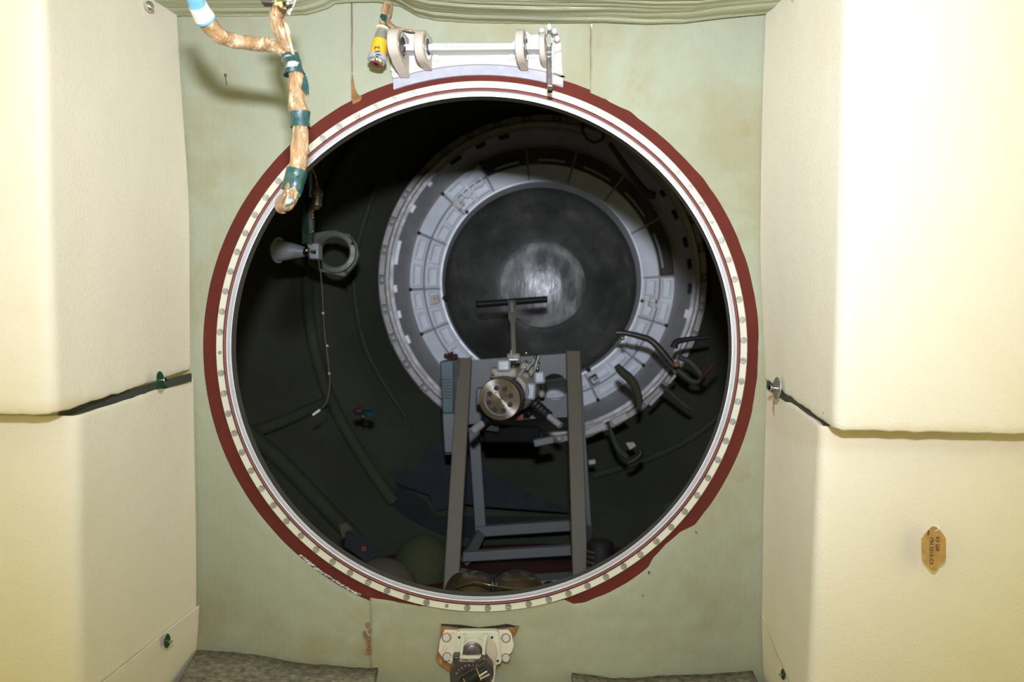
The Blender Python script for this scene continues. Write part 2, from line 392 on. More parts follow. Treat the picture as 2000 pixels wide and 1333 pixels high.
for k in range(9):
    bm = B(); x = 722-random.random()*14; y = 1222+k*6.5+random.random()*5; rr = 1.6+random.random()*2.2
    pslab(bm, [(x+rr*(1+0.5*random.random())*math.cos(a), y+rr*1.2*(1+0.6*random.random())*math.sin(a)) for a in [2*PI*i/9 for i in range(9)]], 1.2335, 0.004)
    obj('glue_spot', bm, M['rust'], wall)
for pp in ([(1153, 47), (1157, 47), (1156, 56)], [(1359, 1040), (1361, 1040), (1360, 1043)], [(1267, 1118), (1269.5, 1118), (1267, 1123)], [(1255, 1164), (1256.5, 1164), (1256, 1167)]):
    bm = B(); pslab(bm, pp, 1.2325, .004); obj('cloth_nick', bm, M['ivory'] if pp[0][1] < 60 else M['ink'], wall)
# frayed foil strip at the lower left below the gasket
bm = B()
for k in range(46):
    th = 206+k*0.33; r0 = 537+random.random()*2; r1 = 541+random.random()*3.5
    a = hp(r0, th, 1.238); b = hp(r1, th+0.2, 1.2375+random.random()*0.001)
    bar(bm, a, b, 0.0018, 0.0008)
o = obj('frayed_strip', bm, M['foil'], wall)

# ------------------------------------------------------------------ hatch ring
hr = thing('hatch_ring', HC+Vector((0, 0, -R(545, 1.24))), 'large round hatch ring with dark red gasket and cream flange full of slotted screws', 'hatch ring')
def ringprof(rows, seg=200): # rows (rpx, y)
    bm = B(); return lathe(bm, (HC.x, 0, HC.z), (0, 1, 0), [(R(r, y), y) for r, y in rows], seg, closed=True)
obj('gasket', ringprof([(504, 1.2385), (543, 1.2392), (545, 1.2415), (545, 1.249), (504, 1.249)]), M['rubber'], hr)
obj('flange', ringprof([(505.5, 1.2330), (506, 1.2324), (518, 1.2324), (518.6, 1.2330), (519, 1.2385), (505, 1.2385)]), M['cream'], hr)
obj('inner_seal', ringprof([(500, 1.2310), (501, 1.2298), (503, 1.2292), (505, 1.2302), (505.6, 1.2330), (505, 1.24), (500, 1.24)]), M['seal'], hr)
obj('rim', ringprof([(500.3, 1.2400), (500, 1.2296), (498.6, 1.2285), (497, 1.2292), (496.4, 1.2305), (495, 1.2305), (494.4, 1.2287), (492.6, 1.2287), (492, 1.2305), (491, 1.2305), (490.4, 1.2285), (489, 1.2287), (488.6, 1.2320), (489, 1.2350), (499, 1.2400)]), M['alu'], hr, label='bare metal grooved rim')
obj('barrel', ringprof([(489, 1.2350), (481, 1.2620), (484, 1.2660), (500, 1.285), (520, 1.285), (520, 1.276), (492, 1.27), (491, 1.25), (493, 1.236)]), M['barrel'], hr)
# slotted screw, shared mesh
def screw_mesh(r, h, mt, name):
    bm = B(); sw = r*0.17
    for s in (1, -1):
        A = [math.asin(sw/r)+(PI-2*math.asin(sw/r))*k/9 for k in range(10)]
        pts = [Vector((r*math.cos(a), 0, s*r*math.sin(a))) for a in A]
        top = [bm.verts.new(p+Vector((0, -h, 0))) for p in pts]; bot = [bm.verts.new(p) for p in pts]
        f = bm.faces.new(top if s > 0 else top[::-1])
        for k in range(len(top)):
            j = (k+1) % len(top); bm.faces.new((top[k], top[j], bot[j], bot[k]))
    c = [bm.verts.new((r*math.cos(2*PI*k/16), -h*0.2, r*math.sin(2*PI*k/16))) for k in range(16)]
    bm.faces.new(c); bmesh.ops.recalc_face_normals(bm, faces=bm.faces[:])
    me = bpy.data.meshes.new(name); bm.to_mesh(me); bm.free(); me.materials.append(mt); return me
sm_ = screw_mesh(0.0050, 0.0011, M['steel'], 'screw')
for k in range(80):
    th = -1.35+4.5*k; p = hp(511.5, th, 1.2323)
    o = bpy.data.objects.new('screw', sm_); link(o, hr, p); o.rotation_euler = (0, random.random()*PI, 0)
    if k in (0, 14, 42, 60): o.scale = (0.6, 0.6, 0.6)

# ------------------------------------------------------------------ ceiling of ribbed cloth
EDGE = [(-900, 30), (300, 32), (430, 32), (560, 31), (600, 29), (622, 23), (640, 17), (655, 8), (680, 5), (730, 4), (762, 8), (782, 13), (795, 20), (815, 32), (850, 40), (920, 45), (1060, 47), (1180, 45), (1260, 48), (1330, 47), (1400, 38), (1450, 33), (1510, 28), (2900, 26)]
def interp(T, x):
    for (a, ya), (b, yb) in zip(T, T[1:]):
        if a <= x <= b: return ya+(yb-ya)*(x-a)/(b-a)
    return T[-1][1]
bm = B(); g = []
NX = 420; vd = [0, 0.002, 0.004, 0.007] + [0.007+0.0045*k for k in range(1, 34)] + [0.17, 0.22, 0.3, 0.5, 0.8, 1.2, 1.8]
for i in range(NX+1):
    X = -1.15+2.3*i/NX; px = 1000+X/1.236*F
    ey = interp(EDGE, px); z0 = (666.5-ey)/F*1.236; row = []
    for v in vd:
        d = 1.236-v
        z = z0 - 0.10*min(v, 0.12) + (0.51-z0)*max(0, min(1, (v-0.12)/0.2))
        fold = noise.noise(Vector((X*2.2, v*58+X*1.6, 0.3)))
        fold2 = noise.noise(Vector((X*1.2+5, v*120-X*3.0, 4.3)))
        amp = min(1, v/0.006)*max(0, min(1, (0.3-v)/0.1))
        z += amp*(-0.0055*abs(fold)-0.002*abs(fold2)+0.002)
        ragged = 0.0007*noise.noise(Vector((X*90, 0, 0))) if v < 0.005 else 0
        row.append(bm.verts.new((X, d, z+ragged+(0.006 if v == 0 else 0))))
    g.append(row)
for i in range(NX):
    for j in range(len(vd)-1): bm.faces.new((g[i][j], g[i][j+1], g[i+1][j+1], g[i+1][j]))
bm.normal_update()
if sum(f.normal.z for f in bm.faces) > 0: bmesh.ops.reverse_faces(bm, faces=bm.faces[:])
o = obj('ceiling', bm, M['ceil'], kind='structure')
s_ = o.modifiers.new('s', 'SOLIDIFY'); s_.thickness = 0.004; s_.offset = -1
# floor of the near compartment
bm = B(); box(bm, (0, 0.12, -0.562), (2.3, 2.25, 0.02)); obj('floor', bm, M['cloth'], kind='structure')
bm = B(); box(bm, (0, -1.02, -.02), (2.2, .02, 1.07)); obj('light_block_back', bm, M['dark'], kind='structure')  # unseen dark board behind the camera, added to block ambient light through the hatch

# ------------------------------------------------------------------ cream padded side panels
def col_at(col, t):
    T = t*(len(col)-1); i = min(int(T), len(col)-2); k = T-i
    return tuple(a+(b-a)*k for a, b in zip(col[i], col[i+1]))
def smooth_col(col, n=40): return catmull(col, max(2, n//(len(col)-1)))
def padded_panel(wc, cc, oc, label, rag_top=0.0, rag_bot=0.0, rho=0.016):
    wc, cc, oc = smooth_col(wc), smooth_col(cc), smooth_col(oc)
    bm = B(); NR = 50; g = []
    for i in range(NR+1):
        t = i/NR
        Wp, Cp, Op = (P(*col_at(c, t)) for c in (wc, cc, oc))
        Aa = Cp+(Wp-Cp).normalized()*rho; Bb = Cp+(Op-Cp).normalized()*rho
        pts = [Wp.lerp(Aa, k/60) for k in range(60)]
        pts += [Aa*(1-s)**2+Cp*2*s*(1-s)+Bb*s*s for s in [k/8 for k in range(8)]]
        pts += [Bb.lerp(Op, (k/60)) for k in range(61)]
        N0 = Vector((-Cp.x, -0.6, 0)).normalized()
        row = []
        for j, p in enumerate(pts):
            p = p + N0*(0.0022*noise.noise(p*6)+0.0006*noise.noise(p*30))
            if i == NR: p.z += rag_bot*(noise.noise(p*45)+0.7*noise.noise(p*160))
            if i == 0: p.z += rag_top*noise.noise(p*55)
            if i in (0, NR): p -= N0*0.0015
            row.append(bm.verts.new(p))
        g.append(row)
    for i in range(NR):
        for j in range(len(g[0])-1): bm.faces.new((g[i][j], g[i][j+1], g[i+1][j+1], g[i+1][j]))
    bm.normal_update()
    s = sum(f.normal.dot(-f.calc_center_median()) for f in bm.faces)
    if s < 0: bmesh.ops.reverse_faces(bm, faces=bm.faces[:])
    o = obj('padded_panel', bm, M['felt'], label=label, cat='panel')
    m = o.modifiers.new('s', 'SOLIDIFY'); m.thickness = 0.010; m.offset = -1
    b = o.modifiers.new('b', 'BEVEL'); b.width = 0.0028; b.segments = 2; b.limit_method = 'ANGLE'; b.angle_limit = math.radians(50)
    return o
WD = 1.2345
pUL = padded_panel([(342, -70, WD), (354, 150, WD), (370, 400, WD), (373, 722, WD)],
             [(74, -260, .90), (84, 100, .90), (92, 450, .90), (106, 811, .90)],
             [(-640, -260, .87), (-640, 100, .87), (-640, 450, .87), (-640, 814, .87)],
             'tall cream felt panel with a bent corner, upper left of the hatch', 0, 0.0016)
pLL = padded_panel([(378, 738, WD), (381, 900, WD), (383, 1050, WD), (384, 1196, WD)],
             [(149, 813, .945), (150, 980, .945), (152, 1170, .945), (157, 1400, .945)],
             [(-640, 806, .915), (-640, 980, .915), (-640, 1170, .915), (-640, 1420, .915)],
             'cream felt panel at left, below the dark slanting gap', 0.0015, 0.001)
pBL = padded_panel([(389, 1183, WD-.004), (387, 1230, WD-.004), (382, 1290, WD-.004), (376, 1345, WD-.004)],
             [(150, 1375, .93), (150, 1390, .93), (150, 1410, .93), (150, 1440, .93)],
             [(-640, 1375, .90), (-640, 1390, .90), (-640, 1410, .90), (-640, 1440, .90)],
             'small cream felt corner showing at the bottom left under a slanting seam', 0.001, 0)
pUR = padded_panel([(1498, -60, WD), (1487, 230, WD), (1484, 500, WD), (1494, 742, WD)],
             [(1663, -260, .95), (1654, 100, .95), (1645, 450, .95), (1632, 842, .95)],
             [(2640, -260, .93), (2640, 100, .93), (2640, 450, .93), (2640, 862, .93)],
             'large cream felt panel, upper right of the hatch, brightest at its top', 0, 0.0016)
pLR = padded_panel([(1497, 752, WD), (1493, 900, WD), (1490, 1050, WD), (1487, 1210, WD)],
             [(1604, 833, .995), (1597, 1000, .995), (1588, 1200, .995), (1577, 1420, .995)],
             [(2640, 838, .965), (2640, 1000, .965), (2640, 1200, .965), (2640, 1420, .965)],
             'cream felt panel at lower right with a brown card tag hanging on it', 0.0015, 0.001)
pBR = padded_panel([(1487, 1202, WD-.003), (1488, 1240, WD-.003), (1490, 1290, WD-.003), (1492, 1345, WD-.003)],
             [(1590, 1392, .99), (1590, 1400, .99), (1590, 1415, .99), (1590, 1440, .99)],
             [(2640, 1392, .96), (2640, 1400, .96), (2640, 1415, .96), (2640, 1440, .96)],
             'narrow cream felt wedge at the bottom, right of the green wall', 0.001, 0)
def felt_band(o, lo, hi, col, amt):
    o.data.materials[0] = mat('cream_felt_soiled_shaded_edge', (0.765, 0.705, 0.575), 0.95, 0, 0.035, 3, 0.55, 330, 0.0016, stain=((0.70, 0.60, 0.38), 2.4, 0.52, 0.32), stain2=((0.62, 0.48, 0.27), 7, 0.68, 0.25), sheen=0.15, band=(lo, hi, col, amt))
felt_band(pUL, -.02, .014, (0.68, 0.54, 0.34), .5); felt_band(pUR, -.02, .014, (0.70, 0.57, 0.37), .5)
_z = P(1604, 846, .98).z - pLR.location.z; felt_band(pLR, _z-.024, _z+.03, (0.68, 0.56, 0.41), .45)  # brown soiling and the shadow under the upper panel, both painted into the felt
# metal locker edges behind the panel gaps
lk = B(); bar(lk, P(372, 737, 1.215), P(116, 809, 0.945), 0.012, 0.004, up=(1, 0, 0))
obj('locker_edge', lk, M['dark'], label='dark metal edge showing in the gap between the left felt panels', cat='frame')
lk = B(); bar(lk, P(1500, 751, 1.215), P(1618, 834, 1.0), 0.012, 0.004, up=(1, 0, 0))
obj('locker_edge', lk, M['dark'], label='dark metal edge showing in the gap between the right felt panels', cat='frame')
# tears and slits in the felt
def slit(pp, d, parent, mt='feltdirt'):
    bm = B(); pslab(bm, pp, d, 0.002); obj('tear', bm, M[mt], parent)
slit([(1511, 784), (1513, 792), (1514, 806), (1514, 820), (1512, 812), (1510, 800)], 1.190, pLR)
slit([(1529, 1234), (1532, 1244), (1534, 1262), (1531, 1270), (1528, 1252)], 1.135, pLR)
slit([(1608, 806), (1611, 812), (1611, 819), (1609, 816)], 0.990, pUR)

# fasteners
def clip(P0, nrm, label, mt, sc=1.0, up=Vector((0, 0, 1))):
    """turn-button: oval plate on a pin with a cross bar"""
    nrm = Vector(nrm).normalized(); side = up.cross(nrm).normalized(); rot = Matrix((side, nrm, up)).transposed()
    t = thing('turn_button', P0-Vector((0, 0, 0.014*sc)), label, 'fastener')
    bm = B(); lathe(bm, P0+nrm*0.011*sc, nrm, [(0, 0), (0.0145*sc, 0), (0.0155*sc, .0008), (0.0145*sc, .0018), (0, .0018)], 24)
    bmesh.ops.scale(bm, vec=(0.62, 0.62, 1.0), space=Matrix.Translation(-P0), verts=bm.verts[:])
    obj('button_plate', bm, mt, t)
    bm = B(); lathe(bm, P0, nrm, [(0.0022*sc, 0), (0.0022*sc, 0.016*sc), (0.0034*sc, 0.017*sc), (0.0034*sc, .019*sc), (0, .020*sc)], 12)
    bar(bm, P0+nrm*0.017*sc-side*0.006*sc, P0+nrm*0.017*sc+side*0.006*sc, .002*sc, .002*sc, up=up)
    obj('pin', bm, M['chrome'], t)
    return t
clip(P(306, 744, 1.105), (1, -0.35, 0.1), 'green turn button with steel pin in the slanting gap of the left felt panels', M['grnmetal'], 0.8)
clip(P(321, 1252, 1.122), (1, -0.35, 0.0), 'small green turn button in the bottom left seam of the felt', M['grnmetal'], 0.65)
clip(P(1526, 760, 1.145), (-1, -0.3, 0.1), 'steel turn button at the top of the gap in the right felt panels', M['steel'], 1.05)
clip(P(1534, 1318, 1.115), (-1, -0.3, 0.1), 'green turn button low in the seam of the bottom right felt', M['grnmetal'], 0.5)
def stud(px, py, d, nrm, label):
    t = thing('round_stud', P(px, py, d), label, 'fastener')
    bm = B(); lathe(bm, P(px, py, d), nrm, [(0, .008), (.004, .0075), (.0068, .005), (.0074, .002), (.006, 0)], 20); obj('stud_cap', bm, M['chrome'], t)
    bm = B(); lathe(bm, P(px, py, d), nrm, [(.0026, -.004), (.0026, .001)], 10); obj('stud_shank', bm, M['steel'], t)
stud(289, 13, 1.135, (1, -0.5, 0), 'shiny round stud at the top of the upper left felt panel')
bm = B(); ptube(bm, [(1547, -6, 1.12, 2), (1549, 2, 1.12, 2.2)], seg=8); obj('small_pin', bm, M['steel'], label='tip of a steel pin at the very top of the right felt panel', cat='pin')
# wire pin in the cloth
bm = B(); ptube(bm, [(443, 165, 1.232, .7), (441, 155, 1.231, .7), (440, 149, 1.23, .7), (438, 146, 1.23, .7), (439, 144, 1.23, .7), (442, 144.5, 1.23, .7), (442, 147, 1.231, .7), (440, 150, 1.231, .7)], seg=6)
obj('wire_pin', bm, M['gun'], label='thin looped wire pin stuck in green cloth, in the cable shadow', cat='pin')
# card tag
t = thing('card_tag', P(1826, 1117, .955), 'worn brown hexagonal card tag hanging on the lower right felt panel', 'tag')
TD = 0.967
bm = B(); pslab(bm, [(1822, 1029), (1829, 1030), (1836, 1036), (1842, 1043), (1848, 1053), (1848, 1092), (1842, 1100), (1836, 1103), (1832, 1110), (1827, 1116), (1821, 1115), (1813, 1106), (1806, 1098), (1802, 1090), (1801, 1054), (1806, 1046), (1815, 1036)], TD, 0.002)
obj('card', bm, M['tag'], t, bev=.0005)
bm = B(); ptube(bm, [(1826, 1038, TD-.001, .7), (1831, 1036, TD-.002, .7), (1834, 1031, TD-.001, .7), (1831, 1028, TD+.001, .7), (1824, 1028, TD+.003, .7)], seg=6)
ptube(bm, [(1828, 1038, TD-.001, .6), (1832, 1035, TD-.003, .6), (1834, 1030, TD-.001, .6)], seg=6); obj('thread_loop', bm, M['thread'], t)
bm = B(); pslab(bm, [(1813, 1037), (1815, 1037), (1814, 1046), (1812, 1047)], TD-.0003, .0005); obj('nick', bm, M['ink'], t)
text('lettering', 'ПН 3310-С3', P(1819, 1077, TD-.0004), 0.0062, M['ink'], t, (PI/2, PI/2, 0))
text('lettering', 'К3 Ш0', P(1831, 1063, TD-.0004), 0.0062, M['ink'], t, (PI/2, PI/2, 0))

# ------------------------------------------------------------------ grey felt mats at the foot of the wall
def mat_piece(pp, label):
    bm = B(); top = pp
    d0 = 1.222; rows = []
    n = 60
    for j in range(9):
        row = []
        for i in range(n+1):
            x, y = poly_at(top, i/n)
            p = P(x, y, d0)
            s = j/8; q = Vector((p.x*(1-0.02*s), d0-0.30*s, p.z*(1-s)+(-0.548)*s + (0.004*noise.noise(Vector((p.x*9, s*3, 0))))))
            if j == 0: q.z += 0.0012*noise.noise(q*70)
            row.append(bm.verts.new(q))
        rows.append(row)
    for a, b in zip(rows, rows[1:]):
        for i in range(n): bm.faces.new((a[i], b[i], b[i+1], a[i+1]))
    bm.normal_update()
    if sum(f.normal.z for f in bm.faces) < 0: bmesh.ops.reverse_faces(bm, faces=bm.faces[:])
    o = obj('felt_mat', bm, M['greyfelt'], label=label, cat='mat')
    m = o.modifiers.new('s', 'SOLIDIFY'); m.thickness = .006; m.offset = -1
mat_piece([(384, 1269), (450, 1274), (520, 1285), (570, 1294), (640, 1298), (690, 1304), (738, 1305)], 'flecked grey felt mat at the foot of the wall, left of the latch')
mat_piece([(1117, 1316), (1150, 1318), (1200, 1323), (1270, 1321), (1340, 1319), (1400, 1315), (1470, 1313)], 'flecked grey felt mat at the foot of the wall, right of the latch')

# ------------------------------------------------------------------ hanging cable harness
ch = thing('cable_harness', P(556, 412, .92), 'tan film-wrapped cable bundle with green tape hanging before the hatch, knotted at its end', 'cable')
trunk = [(566, 104, .925, 12), (572, 128, .925, 14.5), (578, 165, .925, 16.5), (583, 205, .925, 17.5), (586, 235, .925, 15.5), (586, 270, .925, 16.5), (583, 310, .925, 15.5), (576, 345, .925, 16), (568, 374, .925, 15)]
br1 = [(362, -42, .86, 12), (377, -10, .87, 13), (390, 18, .885, 15), (406, 46, .90, 17), (428, 68, .91, 15), (460, 80, .92, 13.5), (495, 84, .92, 13), (525, 88, .92, 13), (552, 100, .922, 10.5), (568, 116, .925, 8)]
br2 = [(563, -40, .90, 12), (556, -5, .905, 12), (547, 18, .91, 12), (542, 36, .915, 12.5), (546, 58, .92, 11), (553, 80, .922, 11), (563, 100, .925, 10), (570, 116, .925, 8)]
bm = B(); ptube(bm, trunk, n=14, seg=40, jit=.0035, jf=55, lump=.06, nl=5); obj('wrapped_trunk', bm, M['film'], ch)
bm = B(); ptube(bm, br1, n=12, seg=36, jit=.003, jf=60, lump=.05, nl=4); obj('wrapped_branch', bm, M['film'], ch)
bm = B(); ptube(bm, br2, n=12, seg=32, jit=.003, jf=60, lump=.05, nl=4); obj('wrapped_branch', bm, M['film'], ch)
bm = B(); ptube(bm, [(555, 40, .915, 4), (562, 58, .915, 3.6), (566, 80, .915, 3.6), (570, 100, .918, 4.5), (572, 114, .92, 5)], n=8, jit=.001, jf=90); obj('thin_strand', bm, M['film'], ch)
def tape(rows, n, t0, t1, grow, mt, name='tape_band', jit=.0012, label=None, seg=28):
    bm = B(); sweep(bm, psub(rows, n, t0, t1, grow), seg, jit=jit, jf=80); return obj(name, bm, M[mt], ch, label=label)
tape(trunk, 14, .03, .19, 1.30, 'tape', jit=.003, label='teal green tape')
tape(trunk, 14, .065, .165, 1.30, 'foil', 'foil_patch', jit=.005, label='torn silver foil')
tape(trunk, 14, .085, .13, 1.34, 'tape', jit=.006)
tape(trunk, 14, .44, .56, 1.22, 'tape', label='teal green tape')
tape(trunk, 14, .83, 1.0, 1.25, 'tape', jit=.002, label='teal green tape')
tape(br1, 12, .12, .19, 1.2, 'bluetape', label='light blue tape')
tape(br1, 12, .19, .29, 1.24, 'wtape', 'thread_binding', jit=.0006, label='white binding')
tape(br1, 12, .28, .31, 1.2, 'bluetape')
# torn flap
bm = B(); slab(bm, [P(594, 144, .912), P(599, 150, .912), P(603, 170, .911), P(603, 187, .911), P(596, 180, .912), P(588, 172, .913), P(591, 158, .912)], .0015); obj('tape_flap', bm, M['tape'], ch, label='torn teal tape flap')
bm = B(); slab(bm, [P(575, 371, .913), P(585, 376, .913), P(588, 382, .913), P(582, 388, .914), P(573, 386, .914)], .0015); obj('tape_flap', bm, M['tape'], ch)
# knotted end: two folded lobes
bm = B(); ptube(bm, [(566, 366, .925, 10), (557, 384, .922, 10), (548, 398, .92, 11), (548, 408, .92, 9), (556, 408, .922, 8)], n=8, seg=24, jit=.004, jf=70, lump=.1, nl=5)
obj('folded_end', bm, M['film'], ch)
bm = B(); ptube(bm, [(568, 372, .915, 9), (570, 384, .912, 10), (566, 396, .910, 10), (560, 404, .912, 8), (556, 410, .915, 4)], n=8, seg=24, jit=.004, jf=80, lump=.12, nl=6)
obj('folded_end', bm, M['film'], ch)
bm = B()
for k in range(7):
    a = 560+k*2.0; ptube(bm, [(a+4, 382+k, .903, .9), (a+1, 393, .900, .9), (a-4, 406-k, .905, .8)], seg=6)
obj('wire_ends', bm, M['foil'], ch, label='bare silvery wire ends')
# clamp that holds the second branch
cl = thing('pipe_clamp', P(548, 14, .90), 'shiny chrome clamp round the cable at the top edge of the picture', 'clamp')
bm = B(); lathe(bm, P(549, 4, .908), (P(545, 20, .91)-P(552, -10, .905)), [(R(13, .9), -.004), (R(17, .9), -.006), (R(18, .9), 0), (R(17, .9), .005), (R(14, .9), .006)], 28, closed=True); obj('clamp_band', bm, M['chrome'], cl)
bm = B(); box(bm, P(525, 2, .905), (.014, .012, .009)); obj('clamp_lug', bm, M['gun'], cl, bev=.001)
bm = B(); lathe(bm, P(557, 2, .885), (0, -1, 0), [(.0, 0), (.009, 0), (.009, .004), (.006, .006), (0, .006)], 20); obj('clamp_bolt', bm, M['chrome'], cl)
# printed cable marker
mk = thing('cable_marker', P(566, 26, .895), 'cream marker strip with printed characters beside the chrome clamp', 'label')
bm = B(); slab(bm, [P(565, 30, .893), P(561, 24, .893), P(568, -10, .893), P(580, -10, .893), P(577, 4, .893)], .0012); obj('marker_strip', bm, M['ivory'], mk)
text('lettering', 'С011 1', P(570, 8, .8925), .0068, M['ink'], mk, (PI/2, math.radians(-70+180), 0))

# ------------------------------------------------------------------ cylindrical connector with yellow band
cn = thing('cable_connector', P(736, 127, 1.18), 'steel plug connector with an orange-yellow band hanging left of the white hinge', 'connector')
A0 = P(747, 55, 1.195); A1 = P(735, 124, 1.185); ax = (A1-A0).normalized(); LN = (A1-A0).length
def seg_(r0, r1, t0, t1, mt, name, label=None, sh=.0006):
    bm = B(); a, b = R(r0, 1.19), R(r1, 1.19); h0, h1 = t0*LN, t1*LN
    lathe(bm, A0, ax, [(a*.3, h0), (a-sh, h0), (a, h0+sh), (b, h1-sh), (b-sh, h1), (b*.3, h1)], 36, closed=True); return obj(name, bm, mt, cn, label=label)
M['csteel'] = mat('satin_connector_metal', (0.62, 0.60, 0.52), .28, .8, .06, 30)
seg_(13.5, 13.5, 0, .05, M['ivory'], 'collar', 'cream collar'); seg_(10, 9.5, .05, .17, M['csteel'], 'neck'); seg_(12, 13, .17, .36, M['csteel'], 'coupling_nut')
seg_(14.5, 16, .36, .78, M['orange'], 'colour_band', 'orange-yellow band'); seg_(17.5, 18.5, .78, .93, M['alup'], 'rubber_ring', 'grey clamp ring'); seg_(15, 14, .93, 1.02, M['chrome'], 'socket_rim')
bm = B(); lathe(bm, A0, ax, [(R(15.6, 1.19), .50*LN), (R(15.9, 1.19), .50*LN), (R(16.6, 1.19), .77*LN), (R(16.2, 1.19), .77*LN)], 12, closed=True, a0=math.radians(52), a1=math.radians(118))
obj('marking_patch', bm, M['ivory'], cn)
for v in ():
    pass
text('lettering', '912', P(738, 100, 1.1705), .0115, M['ink'], cn, (PI/2, math.radians(-100), 0))
bm = B(); ptube(bm, [(757, 6, 1.205, 7.5), (752, 22, 1.20, 7), (748, 38, 1.198, 6), (746, 56, 1.195, 6)], jit=.0015, jf=80, seg=20); obj('connector_cable', bm, M['film'], cn)
bm = B(); ptube(bm, [(749.5, 31, 1.199, 6.9), (748, 37, 1.198, 6.7), (747.5, 44, 1.197, 6.6)], seg=20); obj('tape_band', bm, M['tape'], cn)
bm = B(); ptube(bm, [(763, 6, 1.212, 6), (760, 24, 1.212, 6), (757, 38, 1.212, 4.5), (762, 50, 1.21, 4.5), (772, 60, 1.212, 4.5)], jit=.001, jf=80, seg=16)
obj('spare_cable', bm, M['film'], None, label='amber cable beside the plug connector, running behind the hinge', cat='cable')
bm = B(); ptube(bm, [(758, 36, 1.222, 2.6), (764, 47, 1.222, 2.6), (776, 55, 1.222, 2.4), (800, 60, 1.224, 2), (828, 64, 1.227, 1.5)], jit=.0006, jf=80, seg=12)
obj('thin_cable', bm, M['film'], None, label='thin amber cable curving along the top of the white hinge', cat='cable')

# ------------------------------------------------------------------ white hinge bracket
hb = thing('hinge_bracket', P(935, 150, 1.22), 'white enamelled hinge bracket with round lugs above the hatch ring', 'hinge')
def arcpts(r, a, b, n=14): return [(941+r*math.sin(math.radians(a+(b-a)*k/n)), 677-r*math.cos(math.radians(a+(b-a)*k/n))) for k in range(n+1)]
bm = B(); pslab(bm, [(766, 150), (763, 132), (768, 108), (772, 70), (786, 62), (800, 66), (815, 66), (830, 84), (1000, 84), (1012, 70), (1020, 60), (1030, 62), (1036, 68), (1060, 66), (1075, 62), (1090, 70), (1096, 84), (1099, 150)] + arcpts(552, 17, -18.2)[::1], 1.229, .012)
obj('base_plate', bm, M['white'], hb, bev=.0015)
bm = B(); pslab(bm, arcpts(531, -19, 17.4) + arcpts(553.5, 16.8, -18.3), 1.2345, .006)
obj('arc_strip', bm, M['alup'], hb, bev=.0006, label='bare lilac-grey metal strip')
def lug(px, wpx, pyc, rpx, prot, back, name='lug', hole=True, low=0):
    """rounded ear standing out from the plate, thick along X"""
    t = R(wpx, 1.2); X0 = P(px, 0, 1.2).x; cz = P(0, pyc, 1.2).z; rr = R(rpx, 1.2); yc = 1.228-prot+rr
    pts = [(yc+rr*math.cos(a), cz+rr*math.sin(a)) for a in [math.radians(100+k*16) for k in range(11)]]
    pts = [(1.232, cz+rr*1.02)] + pts + [(yc+rr*.1, cz-rr*1.02-low*.3), (1.232, cz-rr*1.05-low)]
    sh = lambda y: (y-1.222)*.17
    bm = B(); a = [bm.verts.new((X0-t/2+sh(y), y, z)) for y, z in pts]; b = [bm.verts.new((X0+t/2+sh(y), y, z)) for y, z in pts]
    bm.faces.new(a); bm.faces.new(b[::-1])
    for i in range(len(a)): bm.faces.new((a[i], a[(i+1) % len(a)], b[(i+1) % len(b)], b[i]))
    bmesh.ops.recalc_face_normals(bm, faces=bm.faces[:])
    o = obj(name, bm, M['beige'], hb, bev=.0016)
    if hole:
        s = 1 if px < 1000 else (1 if px < 1040 else 1)
        bm = B(); lathe(bm, (X0+s*t/2-.001+sh(yc), yc, cz), (1, -.20, 0), [(rr*.5, 0), (rr*.78, 0), (rr*.78, .0025), (rr*.70, .0034), (rr*.5, .0034)], 28, closed=True)
        obj('bushing', bm, M['chrome'], o)
        bm = B(); lathe(bm, (X0+s*t/2-.001+sh(yc), yc, cz), (1, -.20, 0), [(0, 0.0018), (rr*.55, 0.0018)], 24); obj('pin_hole', bm, M['gun'], o)
    return o
lug(783, 20, 92, 30, .060, 0, low=.012); lug(830, 17, 92, 31, .052, 0); lug(1023, 16, 91, 32, .052, 0); lug(1066, 11, 92, 28, .048, 0, hole=False)
bm = B(); pslab(bm, [(780, 85), (813, 85), (813, 98), (780, 98)], 1.205, .03); pslab(bm, [(828, 85), (1010, 83), (1010, 96), (828, 98)], 1.205, .03); pslab(bm, [(1026, 83), (1058, 83), (1058, 96), (1026, 96)], 1.205, .03)
obj('cross_bar', bm, M['white'], hb, bev=.0015)
text('lettering', '17к 5310-20    с.3  Т-1/3', P(910, 90.5, 1.2045), .0072, M['pencil'], hb, (PI/2, 0, 0), label='grey handwritten number')
for i, (x, y, r) in enumerate([(851, 113, 8), (999, 113, 8), (1042, 111, 5), (769, 136, 6), (1084, 126, 8)]):
    bm = B(); lathe(bm, P(x, y, 1.229), (0, -1, 0), [(0, .003), (R(r*.8, 1.23), .003), (R(r, 1.23), .002), (R(r, 1.23), -.002)], 6 if i < 2 else 16); obj('bolt', bm, M['white'], hb, bev=.0004)
for x, y in ((1058, 60), (1083, 61), (1088, 76)):
    bm = B(); ball(bm, P(x, y, 1.21), (.005, .006, .005), 12, 8); lathe(bm, P(x, y, 1.21), (0, 1, 0), [(.0035, 0), (.0035, .02)], 10); obj('knob', bm, M['white'], hb)
bm = B(); pslab(bm, [(1081, 78), (1089, 74), (1096, 84), (1098, 146), (1082, 141)], 1.222, .01); pslab(bm, [(1084, 98), (1096, 92), (1097, 97), (1085, 103)], 1.216, .01); obj('end_block', bm, M['wrust'], hb, bev=.001)
bm = B(); pslab(bm, [(1080, 147), (1099, 152), (1098, 166), (1080, 164)], 1.232, .006); obj('corner_foot', bm, M['beige'], hb)
